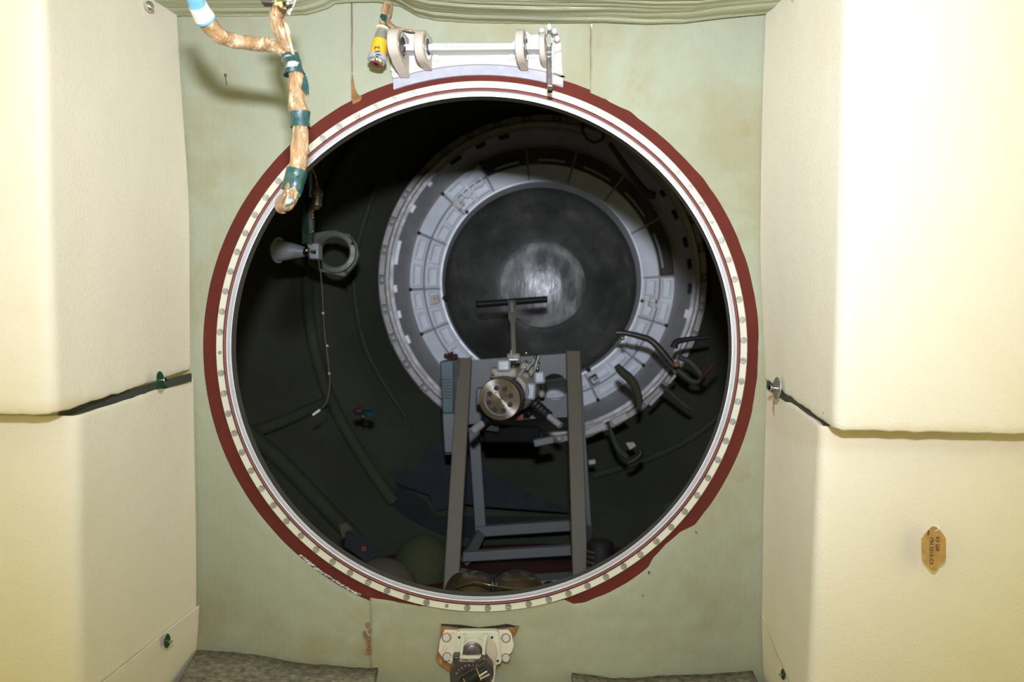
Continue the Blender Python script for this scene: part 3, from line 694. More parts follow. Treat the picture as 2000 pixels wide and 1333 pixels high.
# locking lever
lv = thing('locking_lever', P(1073, 177, 1.16), 'narrow upright chrome and black lever beside the right lug of the hinge', 'lever')
LD = 1.165
def lseg(y0, y1, x0, x1, mt, name, d=LD, th=.012):
    bm = B(); pslab(bm, [(x0, y0), (x1, y0), (x1+.3, y1), (x0+.3, y1)], d, th); obj(name, bm, M[mt], lv, bev=.0008)
lseg(57, 67, 1069.5, 1076, 'gun', 'lever_neck'); lseg(66, 91, 1067.5, 1076.5, 'chrome', 'lever_plate', LD-.002); lseg(90, 167, 1068, 1077, 'gun', 'lever_arm')
lseg(99, 104, 1067.5, 1077, 'chrome', 'collar', LD-.0015); lseg(108, 112, 1067.5, 1077, 'chrome', 'collar', LD-.0015); lseg(165, 170, 1069.5, 1079, 'chrome', 'collar', LD-.0015); lseg(169, 177, 1070, 1079.5, 'black', 'lever_tip')
bm = B(); ball(bm, P(1072.5, 53, LD), (.004, .005, .005), 14, 10); obj('lever_knob', bm, M['white'], lv)
bm = B(); bar(bm, P(1072, 78, LD+.01), P(1074, 78, 1.235), .008, .008, up=(0, 0, 1)); obj('lever_pivot', bm, M['steel'], lv)

# ------------------------------------------------------------------ latch bracket at the bottom
lb = thing('latch_bracket', P(915, 1333, 1.2), 'chipped white latch bracket with a dark round mechanism below the hatch ring', 'latch')
bm = B(); pslab(bm, [(861, 1223), (900, 1227), (940, 1229), (985, 1227), (1014, 1224), (1008, 1238), (1001, 1248), (1003, 1258), (985, 1290), (960, 1322), (880, 1316), (858, 1300), (851, 1288), (856, 1260), (860, 1240)], 1.2325, .004)
obj('rusty_backing', bm, M['rust'], lb, bev=.0005)
bm = B(); pslab(bm, [(861, 1221), (900, 1223), (935, 1228), (972, 1224), (990, 1221), (1007, 1225), (985, 1226.5), (940, 1231), (900, 1228)], 1.2318, .004); obj('cloth_slit', bm, M['black'], lb)
bm = B(); pslab(bm, [(868, 1232), (895, 1233), (993, 1232), (999, 1240), (1004, 1262), (1000, 1275), (984, 1290), (960, 1310), (882, 1300), (866, 1290), (856, 1274), (859, 1252)], 1.2265, .006)
obj('base_plate', bm, M['wrust'], lb, bev=.001)
def circ(x, y, r, n=24, a0=0, a1=360): return [(x+r*math.cos(math.radians(a0+(a1-a0)*k/n)), y+r*math.sin(math.radians(a0+(a1-a0)*k/n))) for k in range(n)]
# housing frame with window
bm = B(); pslab(bm, [(892, 1236), (900, 1234), (968, 1234), (974, 1238), (976, 1252), (978, 1270), (980, 1290), (978, 1298), (969, 1300), (966, 1333), (957, 1345), (884, 1345), (880, 1320), (882, 1300), (878, 1290), (886, 1280), (890, 1262)], 1.214, .014)
obj('housing', bm, M['cream'], lb, bev=.0015)
for x, y in ((897, 1246), (961, 1246), (972, 1292)):
    bm = B(); lathe(bm, P(x, y, 1.2135), (0, -1, 0), [(0, .0002), (R(2.4, 1.21), .0002), (R(2.4, 1.21), -.001)], 14); obj('screw_hole', bm, M['black'], lb)
bm = B(); pslab(bm, [(905, 1241), (908, 1241), (904, 1275), (900, 1288), (898, 1288), (900, 1260)], 1.205, .009); pslab(bm, [(944, 1241), (953, 1240), (949, 1260), (947, 1276), (950, 1288), (941, 1288), (942, 1262)], 1.205, .009)
pslab(bm, [(897, 1283), (941, 1283), (953, 1291), (953, 1294), (897, 1294)], 1.200, .016)
obj('window_frame', bm, M['cream'], lb, bev=.001)
bm = B(); lathe(bm, P(926, 1268, 1.2130), (0, -1, 0), [(0, 0), (R(23, 1.21), 0), (R(23, 1.21), .0006)], 36); obj('window_rim', bm, M['wrust'], lb)
bm = B(); lathe(bm, P(923, 1274, 1.2128), (0.1, -1, .15), [(0, .007), (R(12, 1.21), .007), (R(15, 1.21), .006), (R(15.5, 1.21), .004), (R(19.5, 1.21), .003), (R(20, 1.21), 0)], 36); obj('bolt_barrel', bm, M['gun'], lb)
bm = B(); pslab(bm, [(951, 1241), (957, 1248), (968, 1262), (971, 1280), (966, 1300), (962, 1302), (958, 1290), (948, 1284), (949, 1262)], 1.2085, .006); obj('side_cheek', bm, M['beige'], lb, bev=.002)
for i, (x, y) in enumerate([(872, 1246), (873, 1284), (988, 1247), (988, 1286)]):
    bm = B(); lathe(bm, P(x, y, 1.2268), (0, -1, 0), [(0, .0025), (R(6.5, 1.22), .0025), (R(7.6, 1.22), .001), (R(7.8, 1.22), -.002)], 20); obj('bolt', bm, M['white'], lb)
    bm = B(); lathe(bm, P(x, y, 1.2266), (0, -1, 0), [(R(7.4, 1.22), 0), (R(9.3, 1.22), 0), (R(9.3, 1.22), .0005), (R(7.4, 1.22), .0005)], 20, closed=True); obj('washer', bm, M['rust'], lb)
# dark dial plate
bm = B(); pslab(bm, [(884, 1284), (897, 1284), (897, 1292), (935, 1292), (940, 1286), (951, 1287), (955, 1293), (962, 1300), (964, 1320), (958, 1333), (950, 1360), (890, 1360), (880, 1335), (878, 1315), (881, 1304), (887, 1299), (884, 1293)], 1.192, .02)
dp = obj('dial_plate', bm, M['gun'], lb, bev=.0015)
bm = B(); pslab(bm, [(898, 1290.5), (935, 1291), (935, 1293), (898, 1292.5)], 1.1915, .002); obj('bright_edge', bm, M['chrome'], lb)
for k, chh in enumerate('ОТКРЫТО'):
    a = math.radians(150-k*13); r = 33
    text('lettering', chh, P(921+r*math.cos(a), 1333-r*math.sin(a), 1.1917), .0042, M['alup'], lb, (PI/2, -(a-PI/2), 0))
bm = B(); lathe(bm, P(921, 1338, 1.190), (0, -1, 0), [(0, .006), (R(20, 1.19), .006), (R(23, 1.19), .003), (R(24, 1.19), 0)], 32); obj('dial_boss', bm, M['black'], lb)
bm = B(); ptube(bm, [(897, 1345, 1.175, 9), (915, 1330, 1.172, 9), (932, 1318, 1.17, 8), (950, 1304, 1.17, 4)], seg=16); obj('grip', bm, M['black'], lb, label='black lever grip')
for (x0, y0, x1, y1, r, mt) in ((905, 1326, 912, 1345, 1.4, 'brass'), (930, 1306, 940, 1330, 1.3, 'brass'), (936, 1322, 951, 1312, 2.4, 'chrome'), (938, 1327, 956, 1318, 1.6, 'beige'), (893, 1326, 948, 1294, 1.2, 'gun')):
    bm = B(); ptube(bm, [(x0, y0, 1.158, r), (x1, y1, 1.158, r)], seg=10); obj('pivot_rod', bm, M[mt], lb)

# ==================================================================  beyond the hatch
# lining of the chamber: lofted circles
bm = B(); rings = []
LOFT = [(1.290, -.02, -.0, .45), (1.292, -.02, 0, .74), (1.36, -.02, .01, .83), (1.6, 0, .03, .88), (1.9, .03, .07, .86), (2.15, .06, .12, .79), (2.35, .085, .165, .66), (2.50, .10, .195, .525), (2.56, .10, .195, .50)]
for d, x, z, r in LOFT: rings.append([bm.verts.new((x+r*math.cos(2*PI*k/96), d, z+r*math.sin(2*PI*k/96))) for k in range(96)])
for a, b in zip(rings, rings[1:]):
    for k in range(96): bm.faces.new((a[k], a[(k+1) % 96], b[(k+1) % 96], b[k]))
bmesh.ops.recalc_face_normals(bm, faces=bm.faces[:]); bmesh.ops.reverse_faces(bm, faces=bm.faces[:])
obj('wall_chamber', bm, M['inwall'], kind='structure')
def loftat(d):
    for (a, xa, za, ra), (b, xb, zb, rb) in zip(LOFT, LOFT[1:]):
        if a <= d <= b:
            k = (d-a)/(b-a); return xa+(xb-xa)*k, za+(zb-za)*k, ra+(rb-ra)*k
def onwall(d, deg, off=.0):
    x, z, r = loftat(d); a = math.radians(deg); return Vector((x+(r-off)*math.cos(a), d, z+(r-off)*math.sin(a)))
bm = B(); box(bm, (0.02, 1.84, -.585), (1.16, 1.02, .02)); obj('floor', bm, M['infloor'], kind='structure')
# olive straps on the lining
def strap(pts, r, label, sq=.35, mt='strap'):
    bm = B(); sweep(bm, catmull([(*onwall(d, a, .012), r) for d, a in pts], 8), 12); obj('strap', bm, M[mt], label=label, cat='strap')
strap([(2.30, 140), (2.31, 165), (2.31, 185), (2.30, 205), (2.28, 222), (2.24, 236)], .018, 'olive strap curving down the left chamber wall nearest the grey ring')
strap([(1.95, 172), (1.98, 188), (2.02, 200), (2.10, 212), (2.12, 224), (2.10, 236)], .022, 'olive strap at the far left of the chamber wall, crossed by another')
strap([(1.80, 200), (1.95, 203), (2.12, 206), (2.28, 208)], .016, 'short olive strap running inward low on the left chamber wall')
strap([(2.42, 150), (2.43, 175), (2.43, 200), (2.42, 225)], .008, 'thin olive strap hugging the grey ring at left')
strap([(2.25, -60), (2.22, -45), (2.15, -34), (2.0, -26)], .016, 'olive strap slanting up the lower right chamber wall')
strap([(2.40, -75), (2.38, -55), (2.35, -38), (2.32, -20)], .010, 'thin olive strap beside the ring at lower right')

# grey docking ring
RC = P(1060, 546, 2.5); C2 = (RC.x, RC.z)
tr = thing('tunnel_ring', (RC.x, 2.5, RC.z-.52), 'large grey docking ring with toothed rim and pale panels deep inside the chamber', 'ring')
def rr(px, d=2.5): return R(px, d)
def ring_l(rows, mt, name, seg=120, label=None):
    bm = B(); lathe(bm, (RC.x, 0, RC.z), (0, 1, 0), [(rr(r), y) for r, y in rows], seg, closed=True); return obj(name, bm, M[mt], tr, label=label)
ring_l([(298, 2.47), (303, 2.468), (303, 2.53), (298, 2.53)], 'tooth', 'rim')
ring_l([(300, 2.485), (320, 2.49), (324, 2.54), (300, 2.54)], 'ringmetal', 'outer_flange')
ring_l([(298, 2.490), (291, 2.492), (270, 2.545), (262, 2.552), (262, 2.60), (298, 2.60)], 'ringmetal', 'inner_band')
ring_l([(264, 2.556), (204, 2.603), (204, 2.70), (264, 2.70)], 'ringmetal', 'sloping_band')
ring_l([(206, 2.592), (202, 2.592), (201, 2.68), (206, 2.68)], 'plate2', 'inner_lip', label='bright thin lip')
A_ = 3
for k in range(34):
    a = k*360/34+2
    bm = B(); sector(bm, C2, rr(306), rr(317), a, a+7.4, 2.470, 2.488, 4); obj('tooth', bm, M['tooth'], tr, bev=.0015)
    bm = B(); sector(bm, C2, rr(308), rr(315), a+8.3, a+9.7, 2.474, 2.488, 2); obj('small_lug', bm, M['tooth'], tr, bev=.001)
def ang(px, py): return math.degrees(math.atan2(546-py, px-1060))
for (x, y, ln, mt) in ((834, 355, 2, 'plate2'), (800, 405, 3.2, 'plate2'), (776, 494, 9.5, 'plate2'), (768, 565, 3, 'plate2'), (779, 615, 3, 'plate2'), (794, 665, 3.4, 'plate2'), (1354, 617, 3.4, 'plate2'),
                       (884, 305, 5, 'black'), (934, 274, 4, 'black'), (981, 257, 4, 'black'), (1337, 410, 4, 'black'), (1352, 470, 4, 'black'), (1360, 515, 4, 'black'), (1361, 565, 4, 'black'), (1320, 360, 3, 'black')):
    a = ang(x, y)
    bm = B(); sector(bm, C2, rr(284), rr(291), a-ln/2, a+ln/2, 2.490, 2.505, 3); obj('inset_block', bm, M[mt], tr, bev=.0015)
brk = [139, 159, 184, 204, 227, 250, 272, 295, 320, 340, 362, 388, 412, 435, 457, 478, 499]
def yat(r): return 2.556+(264-r)/60*.045
def cone_plate(r0, r1, a0, a1, th, mt, name, par=None, bev=.002):
    bm = B(); y = yat(r1)-th; sector(bm, C2, rr(r0), rr(r1), a0, a1, y, y+th+.004, 8, dy=yat(r0)-yat(r1)); return obj(name, bm, M[mt], par or tr, bev=bev)
for i, (a0, a1) in enumerate(zip(brk, brk[1:])):
    am = (a0+a1)/2 % 360; dark_arc = 12 < am < 128  # outer panels along the top arc of the ring are dark brown
    cone_plate(238, 263, a0+.5, a1-.5, .014, 'brownblk' if dark_arc else 'plate', 'panel')
    cone_plate(206, 235, a0+.4, a1-.4, .010, 'plate', 'panel')
    w_ = a1-a0
    if dark_arc:
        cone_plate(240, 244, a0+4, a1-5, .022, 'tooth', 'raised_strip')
        continue
    big = i in (0,)
    for (ra, rb, fa, fb) in ((241, 258, .06, .46), (241, 258, .54, .94), (210, 230, .05, .48), (210, 230, .55, .95)):
        if (i in (0, 3, 8) and ra > 235) or (i == 6 and ra > 235): continue
        b0, b1 = a0+w_*fa, a0+w_*fb
        # raised frame of four strips
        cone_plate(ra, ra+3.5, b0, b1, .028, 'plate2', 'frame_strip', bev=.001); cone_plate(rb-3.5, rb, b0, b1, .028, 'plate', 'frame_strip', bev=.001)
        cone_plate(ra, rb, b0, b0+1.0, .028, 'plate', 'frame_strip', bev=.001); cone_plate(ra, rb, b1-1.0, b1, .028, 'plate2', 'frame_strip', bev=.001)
    bm = B(); a = math.radians(a0); ball(bm, (RC.x+rr(262)*math.cos(a), 2.54, RC.z+rr(262)*math.sin(a)), (.006, .006, .006), 10, 6); obj('corner_bolt', bm, M['black'], tr)
# octagonal covers upper left and the yellowed latches
for x, y, r in ((912, 378, 12), (935, 358, 12)):
    d = 2.58; bm = B(); lathe(bm, P(x, y, d), (0, -1, 0), [(R(r*.55, d), .020), (R(r*.8, d), .022), (R(r, d), .016), (R(r, d), -.02), (R(r*.55, d), -.02)], 8, closed=True); obj('octagonal_cover', bm, M['plate2'], tr)
for k, (x, y) in enumerate([(896, 399), (848, 586), (1276, 592), (1160, 742)]):
    d = 2.575; c = P(x, y, d); a = math.atan2(546-y, x-1060)
    bm = B(); box(bm, c, (.032, .03, .030), Matrix.Rotation(-a, 3, 'Y')); q = obj('latch_block', bm, M['wrust'] if k < 3 else M['chrome'], tr, bev=.004)
    bm = B(); lathe(bm, c+Vector((.004, -.015, .003)), (0, -1, 0), [(0, .001), (.007, .001), (.007, -.004)], 14); obj('latch_hole', bm, M['gun'], q)
    c2 = c+Vector((-math.cos(a), 0, -math.sin(a)))*.032+Vector((0, .03, 0)); bm = B(); ball(bm, c2, (.011, .02, .011), 12, 8); obj('latch_nose', bm, M['gun'], q)
# dark dish and dome
dc = P(1064, 548, 2.7)
ds = thing('end_dish', (RC.x, 2.95, dc.z-.35), 'dark brushed metal dish closing the far end of the chamber', 'dish')
bm = B(); lathe(bm, (RC.x, 0, RC.z), (0, 1, 0), [(rr(203), 2.665), (rr(199), 2.70), (rr(190), 2.74), (rr(160), 2.82), (rr(125), 2.88), (rr(90), 2.905), (rr(70), 2.91), (0, 2.912)], 120); obj('dish_shell', bm, M['dish'], ds)
bm = B(); lathe(bm, (RC.x, 0, RC.z), (0, 1, 0), [(rr(203), 2.665), (rr(212), 2.665), (rr(320), 2.60), (rr(320), 2.75), (.45, 3.0), (0, 3.02)], 60); obj('backing_shell', bm, M['dark'], ds)
dm = P(1061, 555, 2.84)
bm = B(); lathe(bm, dm+Vector((0, .03, 0)), (0, -1, 0), [(0, .062), (R(20, 2.8), .060), (R(40, 2.8), .053), (R(60, 2.8), .041), (R(75, 2.8), .026), (R(83, 2.8), .012), (R(86, 2.8), .0), (R(86, 2.8), -.06), (0, -.06)], 72)
obj('dome', bm, M['dome'], label='polished shallow metal dome at the centre of the dark dish', cat='dome')

# ------------------------------------------------------------------ stand
st = thing('equipment_stand', (0, 2.0, -.575), 'beige and grey painted metal stand seen through the hatch, wide panel with a round hole', 'stand')
ZF = -.572
pl0, pl1 = P(908, 703, 2.06), P(881, 1158, 1.84); pr0, pr1 = P(1119, 689, 2.06), P(1133, 1145, 1.84)
bm = B(); bar(bm, pl0, pl1, .036, .030, up=(0, 1, 0)); obj('post', bm, M['post'], st, bev=.002)
bm = B(); bar(bm, pr0, pr1, .036, .030, up=(0, 1, 0)); obj('post', bm, M['post'], st, bev=.002)
rl0, rl1 = P(921, 760, 2.20), P(940, 1046, 2.19); r20, r21 = P(1124, 700, 2.20), P(1146, 1038, 2.19)
bm = B(); bar(bm, rl0, rl1, .030, .028); obj('post', bm, M['bluegrey'], st, bev=.002)
bm = B(); bar(bm, r20, r21, .026, .028); obj('post', bm, M['bluegrey'], st, bev=.002)
bm = B(); bar(bm, P(932, 1038, 2.18), P(1147, 1024, 2.18), .028, .026, up=(0, 1, 0)); obj('rail', bm, M['bluegrey'], st, bev=.002)
bm = B(); bar(bm, P(905, 1087, 2.02), P(1136, 1073, 2.02), .024, .024, up=(0, 1, 0)); obj('rail', bm, M['bluegrey'], st, bev=.002)
bm = B(); bar(bm, P(911, 1094, 2.03), P(937, 1044, 2.18), .026, .026); obj('rail', bm, M['bluegrey'], st, bev=.002)
bm = B(); bar(bm, P(1139, 1080, 2.03), P(1146, 1034, 2.18), .026, .026); obj('rail', bm, M['bluegrey'], st, bev=.002)
bm = B(); bar(bm, P(905, 1120, 1.98), P(898, 1150, 1.90), .026, .026); obj('foot', bm, M['bluegrey'], st, bev=.002)
bm = B(); bar(bm, P(1030, 1138, 1.90), P(1136, 1131, 1.90), .02, .06); obj('rail', bm, M['bluegrey'], st, bev=.002)
out_ = [(905, 705), (1122, 690), (1132, 814), (1010, 820), (906, 830)]
bm = B(); holed(bm, out_, 1083, 756, 26, 2.09, .006); obj('holed_panel', bm, M['bluegrey'], st, smooth=False, label='grey panel with a round hole')
# teal box beside the stand
tb = thing('tall_box', P(878, 888, 2.1), 'tall narrow box, teal-grey above and pale below, strapped to the left post', 'box')
bm = B(); pslab(bm, [(859, 706), (886, 704), (886, 808), (864, 808)], 2.02, .12); obj('teal_upper', bm, M['teal'], tb, bev=.003)
bm = B(); pslab(bm, [(886, 704), (897, 704), (896, 808), (886, 808)], 2.025, .11); obj('dark_side', bm, M['dark'], tb)
bm = B(); pslab(bm, [(864, 808), (896, 808), (892, 885), (868, 885)], 2.02, .10); obj('pale_lower', bm, M['bluegrey'], tb, bev=.003)
bm = B(); pslab(bm, [(869, 885), (890, 885), (890, 889), (869, 889)], 2.02, .10); obj('base', bm, M['black'], tb)
text('lettering', '|||||||', P(873, 760, 2.0195), .03, M['dark'], tb, (PI/2, PI/2, 0))
bm = B()
for k in range(16): ball(bm, P(880+random.uniform(-9, 11), 699+random.uniform(-6, 4), 2.06+random.uniform(-.02, .02)), (.006, .006, .006), 8, 6)
for k in range(6): bar(bm, P(872+k*3, 702, 2.05), P(870+k*3+random.uniform(-4, 4), 686+random.uniform(0, 8), 2.05), .004, .004)
obj('wire_bundle', bm, M['brownred'], label='tangle of dark red wire on top of the teal box', cat='wires', kind=None)

# ------------------------------------------------------------------ optical device on the stand
dv = thing('sighting_device', P(985, 840, 1.95), 'beige instrument with a turned metal front disc of eight holes, chrome levers and black grips', 'instrument')
dcn = P(977, 780, 1.86); dax = Vector((-.20, -1, -.03)).normalized()
def lz(prof, mt, name, seg=48, c=dcn, ax=dax, closed=False, label=None):
    bm = B(); lathe(bm, c, ax, prof, seg, closed=closed); return obj(name, bm, M[mt], dv, label=label)
r_ = R(42, 1.86)
fd = lz([(0, .004), (r_*.70, .004), (r_*.705, .001), (r_*.74, .001), (r_*.745, .007), (r_*.96, .007), (r_, .003), (r_, -.018), (r_*.9, -.02), (0, -.02)], 'disc', 'front_disc', 64, label='turned metal disc')
for v in fd.data.vertices: v.co -= dcn
fd.location = Vector(fd.location)+dcn; WLOC[fd.name] = dcn
u_ = dax.cross(Vector((0, 0, 1))).normalized(); v_ = dax.cross(u_)
for k in range(8):
    a = math.radians(18+45*k); c = dcn+(u_*math.cos(a)+v_*math.sin(a))*r_*.54+dax*.0042
    bm = B(); lathe(bm, c, dax, [(0, .0003), (r_*.125, .0003), (r_*.125, -.002)], 18)
    obj('hole', bm, M['black'], fd)
for k in range(4):
    a = math.radians(30+90*k); c = dcn+(u_*math.cos(a)+v_*math.sin(a))*r_*.36+dax*.0042
    bm = B(); lathe(bm, c, dax, [(0, .0003), (r_*.04, .0003)], 10)
    obj('pin_hole', bm, M['black'], fd)
lz([(r_*.93, -.02), (r_*1.02, -.025), (r_*1.02, -.045), (r_*.9, -.05), (r_*.9, -.10), (0, -.10)], 'gun', 'clamp_ring')
bc = dcn-dax*.10+Vector((.012, 0, .012))
lz([(r_*.85, .04), (r_*1.05, .02), (r_*1.1, -.06), (r_*.9, -.12), (0, -.12)], 'dbeige', 'body', c=bc)
def dbox(px, py, d, wpx, hpx, th, mt, name, tilt=0, bev=.006):
    bm = B(); box(bm, P(px, py, d), (R(wpx, d), th, R(hpx, d)), Matrix.Rotation(math.radians(tilt), 3, 'Y')); return obj(name, bm, M[mt], dv, bev=bev)
dbox(984, 714, 1.93, 27, 24, .05, 'lampgrey', 'top_block'); dbox(984, 728, 1.95, 52, 20, .07, 'dbeige', 'shoulder')
dbox(1036, 764, 1.94, 20, 34, .05, 'lampgrey', 'side_block', 3); dbox(1053, 737, 1.98, 22, 26, .05, 'lampgrey', 'side_block', -5); dbox(1018, 752, 1.95, 26, 50, .05, 'dbeige', 'side_bracket', 8)
dbox(938, 774, 1.95, 16, 34, .05, 'bluegrey', 'side_block', 0); dbox(1058, 770, 2.02, 12, 14, .03, 'dbeige', 'small_block')
dbox(1003, 700, 1.98, 26, 20, .04, 'dbeige', 'mast_base'); dbox(1030, 725, 2.0, 34, 30, .05, 'dbeige', 'gear_case', 20)
def drod(a, b, r, mt, name='rod', n=12):
    bm = B(); ptube(bm, [(*a, r), (*b, r)], seg=n); return obj(name, bm, M[mt], dv)
drod((1014, 734, 1.92), (1026, 718, 1.91), 2.6, 'satin', 'chrome_lever'); drod((1030, 722, 1.93), (1046, 698, 1.92), 2.8, 'satin', 'chrome_lever'); drod((999, 706, 1.93), (999, 685, 1.94), 2.6, 'satin', 'chrome_lever')
drod((993, 703, 1.93), (1012, 703, 1.93), 2.8, 'alu', 'cross_pin'); drod((1036, 735, 1.93), (1052, 712, 1.94), 2.0, 'dbeige', 'lever'); drod((1042, 728, 1.95), (1052, 696, 1.96), 3.4, 'steel', 'lever')
for x, y, r in ((1046, 697, 3.6), (1026, 718, 2.8), (963, 731, 3), (1011, 706, 2.6), (1003, 716, 2.4), (1036, 706, 2.4), (1050, 720, 3.4), (1028, 690, 3)):
    bm = B(); ball(bm, P(x, y, 1.905), (R(r, 1.9),)*3, 14, 10); obj('ball_knob', bm, M['chrome'], dv)
# grips
drod((960, 812, 1.93), (938, 831, 1.90), 8.5, 'black', 'grip', 18); drod((941, 828, 1.90), (921, 845, 1.88), 8.2, 'satin', 'grip_cap', 18)
drod((1040, 785, 1.95), (1072, 814, 1.92), 10, 'black', 'grip', 18); drod((1072, 814, 1.92), (1095, 832, 1.90), 6.6, 'satin', 'grip_cap', 18)
for k in range(5):
    a = 1046+k*6; b = 790+k*5.4; drod((a, b, 1.943-k*.005), (a+1.6, b+1.5, 1.942-k*.005), 10.6, 'gun', 'grip_rib', 16)
dbox(1000, 848, 2.04, 110, 30, .05, 'matblack', 'cradle'); dbox(1062, 862, 2.0, 40, 14, .03, 'bluegrey', 'cradle_foot', -12, .003); dbox(960, 836, 2.0, 30, 12, .03, 'dark', 'cradle_foot', 10, .003); drod((985, 800, 1.97), (1030, 800, 2.04), 13, 'black', 'yoke', 16)
dbox(1010, 815, 1.99, 26, 12, .02, 'red', 'red_plate', 0, .002)
for x in (1030, ):
    for y in (812, 823): 
        bm = B(); ball(bm, P(x+3, y-3, 1.965), (.004,)*3, 8, 6); obj('rivet', bm, M['chrome'], dv)
# mast with black bar
ms = thing('target_bar', P(1001, 700, 2.1), 'beige mast carrying a slightly tilted black cross bar in front of the dome', 'bar')
bm = B(); slab(bm, [P(992, 586, 2.40), P(1007, 586, 2.40), P(1009, 618, 2.36), P(1006, 632, 2.34), P(1008, 694, 2.1), P(999, 694, 2.1), P(997, 632, 2.34), P(993, 622, 2.36)], .02); obj('mast', bm, M['dbeige'], ms, bev=.002)
bm = B(); slab(bm, [P(997, 590, 2.395), P(1002, 590, 2.395), P(1003, 610, 2.365), P(998, 610, 2.365)], .004); obj('mast_groove', bm, M['lampgrey'], ms, bev=.001)
bm = B(); bar(bm, P(930, 595.5, 2.42), P(1069, 585, 2.42), R(13, 2.42), .02); obj('cross_bar', bm, M['matblack'], ms, bev=.002)
bm = B(); bar(bm, P(932, 594.5, 2.405), P(1067, 584.3, 2.405), R(2.4, 2.42), .006); obj('cross_bar_ridge', bm, M['black'], ms)

# ------------------------------------------------------------------ clutter on the left: lamp, ring plate, plug, wires
lp = thing('cone_lamp', P(585, 520, 1.8), 'grey cone-shaped lamp pointing left, joined to a small pale box', 'lamp')
L0 = P(597, 492, 1.84); L1 = P(545, 489, 1.86); la = (L1-L0).normalized(); ll = (L1-L0).length
bm = B(); lathe(bm, L0, la, [(.008, 0), (.012, .004), (R(22, 1.86), ll), (R(25, 1.86), ll), (R(25, 1.86), ll+.004), (R(22, 1.86), ll+.004), (.010, .012), (0, .012)], 40); obj('lamp_shade', bm, M['lampgrey'], lp)
bm = B(); lathe(bm, L0, -la, [(0, -.004), (.010, -.004), (.010, .012), (.006, .014), (.006, .03)], 16); ball(bm, P(598, 489, 1.82), (.006,)*3, 10, 8); obj('lamp_neck', bm, M['chrome'], lp)
bm = B(); pslab(bm, [(603, 475), (622, 475), (622, 506), (603, 506)], 1.83, .04); obj('terminal_box', bm, M['lampgrey'], lp, bev=.003)
bm = B(); ptube(bm, [(609, 460, 1.83, 2), (604, 470, 1.82, 2), (603, 480, 1.82, 2.2), (609, 487, 1.825, 2.4)], seg=10); obj('lead', bm, M['beige'], lp)
rp = thing('ring_plate', P(655, 540, 1.95), 'dark grey plate with a large round opening beside the cone lamp', 'plate')
o2 = [(700, 498), (694, 515), (684, 527), (672, 540), (655, 536), (625, 530), (602, 518), (602, 470), (618, 455), (655, 450), (682, 458), (696, 476)]
bm = B(); holed(bm, o2, 655, 493, 30, 2.06, .018); obj('plate_body', bm, M['barrel'], rp, smooth=False)
bm = B(); lathe(bm, P(655, 493, 2.06), (0, -1, 0), [(R(30, 2.06), -.01), (R(30, 1.95), .006), (R(33, 1.95), .010), (R(42, 1.95), .008), (R(44, 1.95), 0), (R(44, 1.95), -.01)], 48, closed=True); obj('collar', bm, M['barrel'], rp)
for x, y in ((688, 466), (676, 532), (610, 512)):
    bm = B(); ball(bm, P(x, y, 1.943), (.004,)*3, 10, 6); obj('screw', bm, M['gun'], rp)
up_ = thing('green_upright', P(596, 520, 1.8), 'dark green upright bar with a grey edge behind the cable end', 'bar')
bm = B(); pslab(bm, [(589, 312), (603, 300), (604, 475), (589, 478)], 1.80, .03); obj('upright', bm, M['grnmetal'], up_, bev=.002)
bm = B(); pslab(bm, [(604, 385), (609, 385), (610, 456), (604, 456)], 1.79, .02); obj('edge_strip', bm, M['bluegrey'], up_)
for y in (412, 420, 425, 452):
    bm = B(); ball(bm, P(610, y, 1.785), (.0035,)*3, 8, 6); obj('rivet', bm, M['brass'], up_)
pg = thing('plug', P(617, 408, 1.77), 'dull metal plug hanging on an amber wire just inside the hatch', 'connector')
bm = B(); lathe(bm, P(619, 376, 1.77), (-.05, 0, -1), [(.006, -.012), (.010, -.006), (.0135, 0), (.0135, .006), (.011, .008), (.0115, .030), (.009, .032), (0, .032)], 24); obj('plug_body', bm, M['steel'], pg)
bm = B(); ball(bm, P(616, 407, 1.77), (.009, .006, .004), 10, 6); obj('plug_tip', bm, M['brass'], pg)
bm = B(); ptube(bm, [(604, 312, 1.70, 1.4), (610, 330, 1.74, 1.4), (617, 348, 1.76, 1.5), (619, 368, 1.77, 3)], seg=8); obj('plug_wire', bm, M['film'], pg)
hw = thing('hanging_wire', P(615, 812, 1.9), 'long thin wire hanging on the left wall with a pale plug at its end', 'wire')
bm = B(); ptube(bm, [(621, 506, 1.84, 1.3), (627, 540, 1.86, 1.1), (631, 600, 1.88, 1.1), (634, 650, 1.9, 1.1), (640, 700, 1.9, 1.1), (644, 750, 1.9, 1.1), (638, 785, 1.9, 1.1), (626, 800, 1.9, 1.1)], seg=8); obj('wire', bm, M['post'], hw)
bm = B(); ptube(bm, [(625, 801, 1.9, 2.6), (611, 811, 1.9, 2.4)], seg=10); obj('wire_plug', bm, M['plate2'], hw)
for y, x in ((612, 631), (676, 639), (730, 643)):
    bm = B(); ball(bm, P(x, y, 1.885), (.0035,)*3, 8, 6); obj('bead', bm, M['beige'], hw)
bm = B()
for k in range(14):
    q = P(712+random.uniform(-16, 16), 806+random.uniform(-10, 12), 2.05)
    ptube(bm, [(712+random.uniform(-20, 14), 806+random.uniform(-8, 8), 2.05, 2.2), (712+random.uniform(-6, 20), 806+random.uniform(-10, 12), 2.03, 2.2)], seg=6)
obj('cable_knot', bm, M['tape'], label='small tangle of teal and brown wires on the lower left chamber wall', cat='wires')
bm = B(); ball(bm, P(700, 803, 2.04), (.014, .010, .008), 12, 8); ball(bm, P(708, 798, 2.04), (.008, .008, .006), 12, 8); obj('brown_clamp', bm, M['brownred'], label='small brown clamp left of the teal wire tangle', cat='clamp')

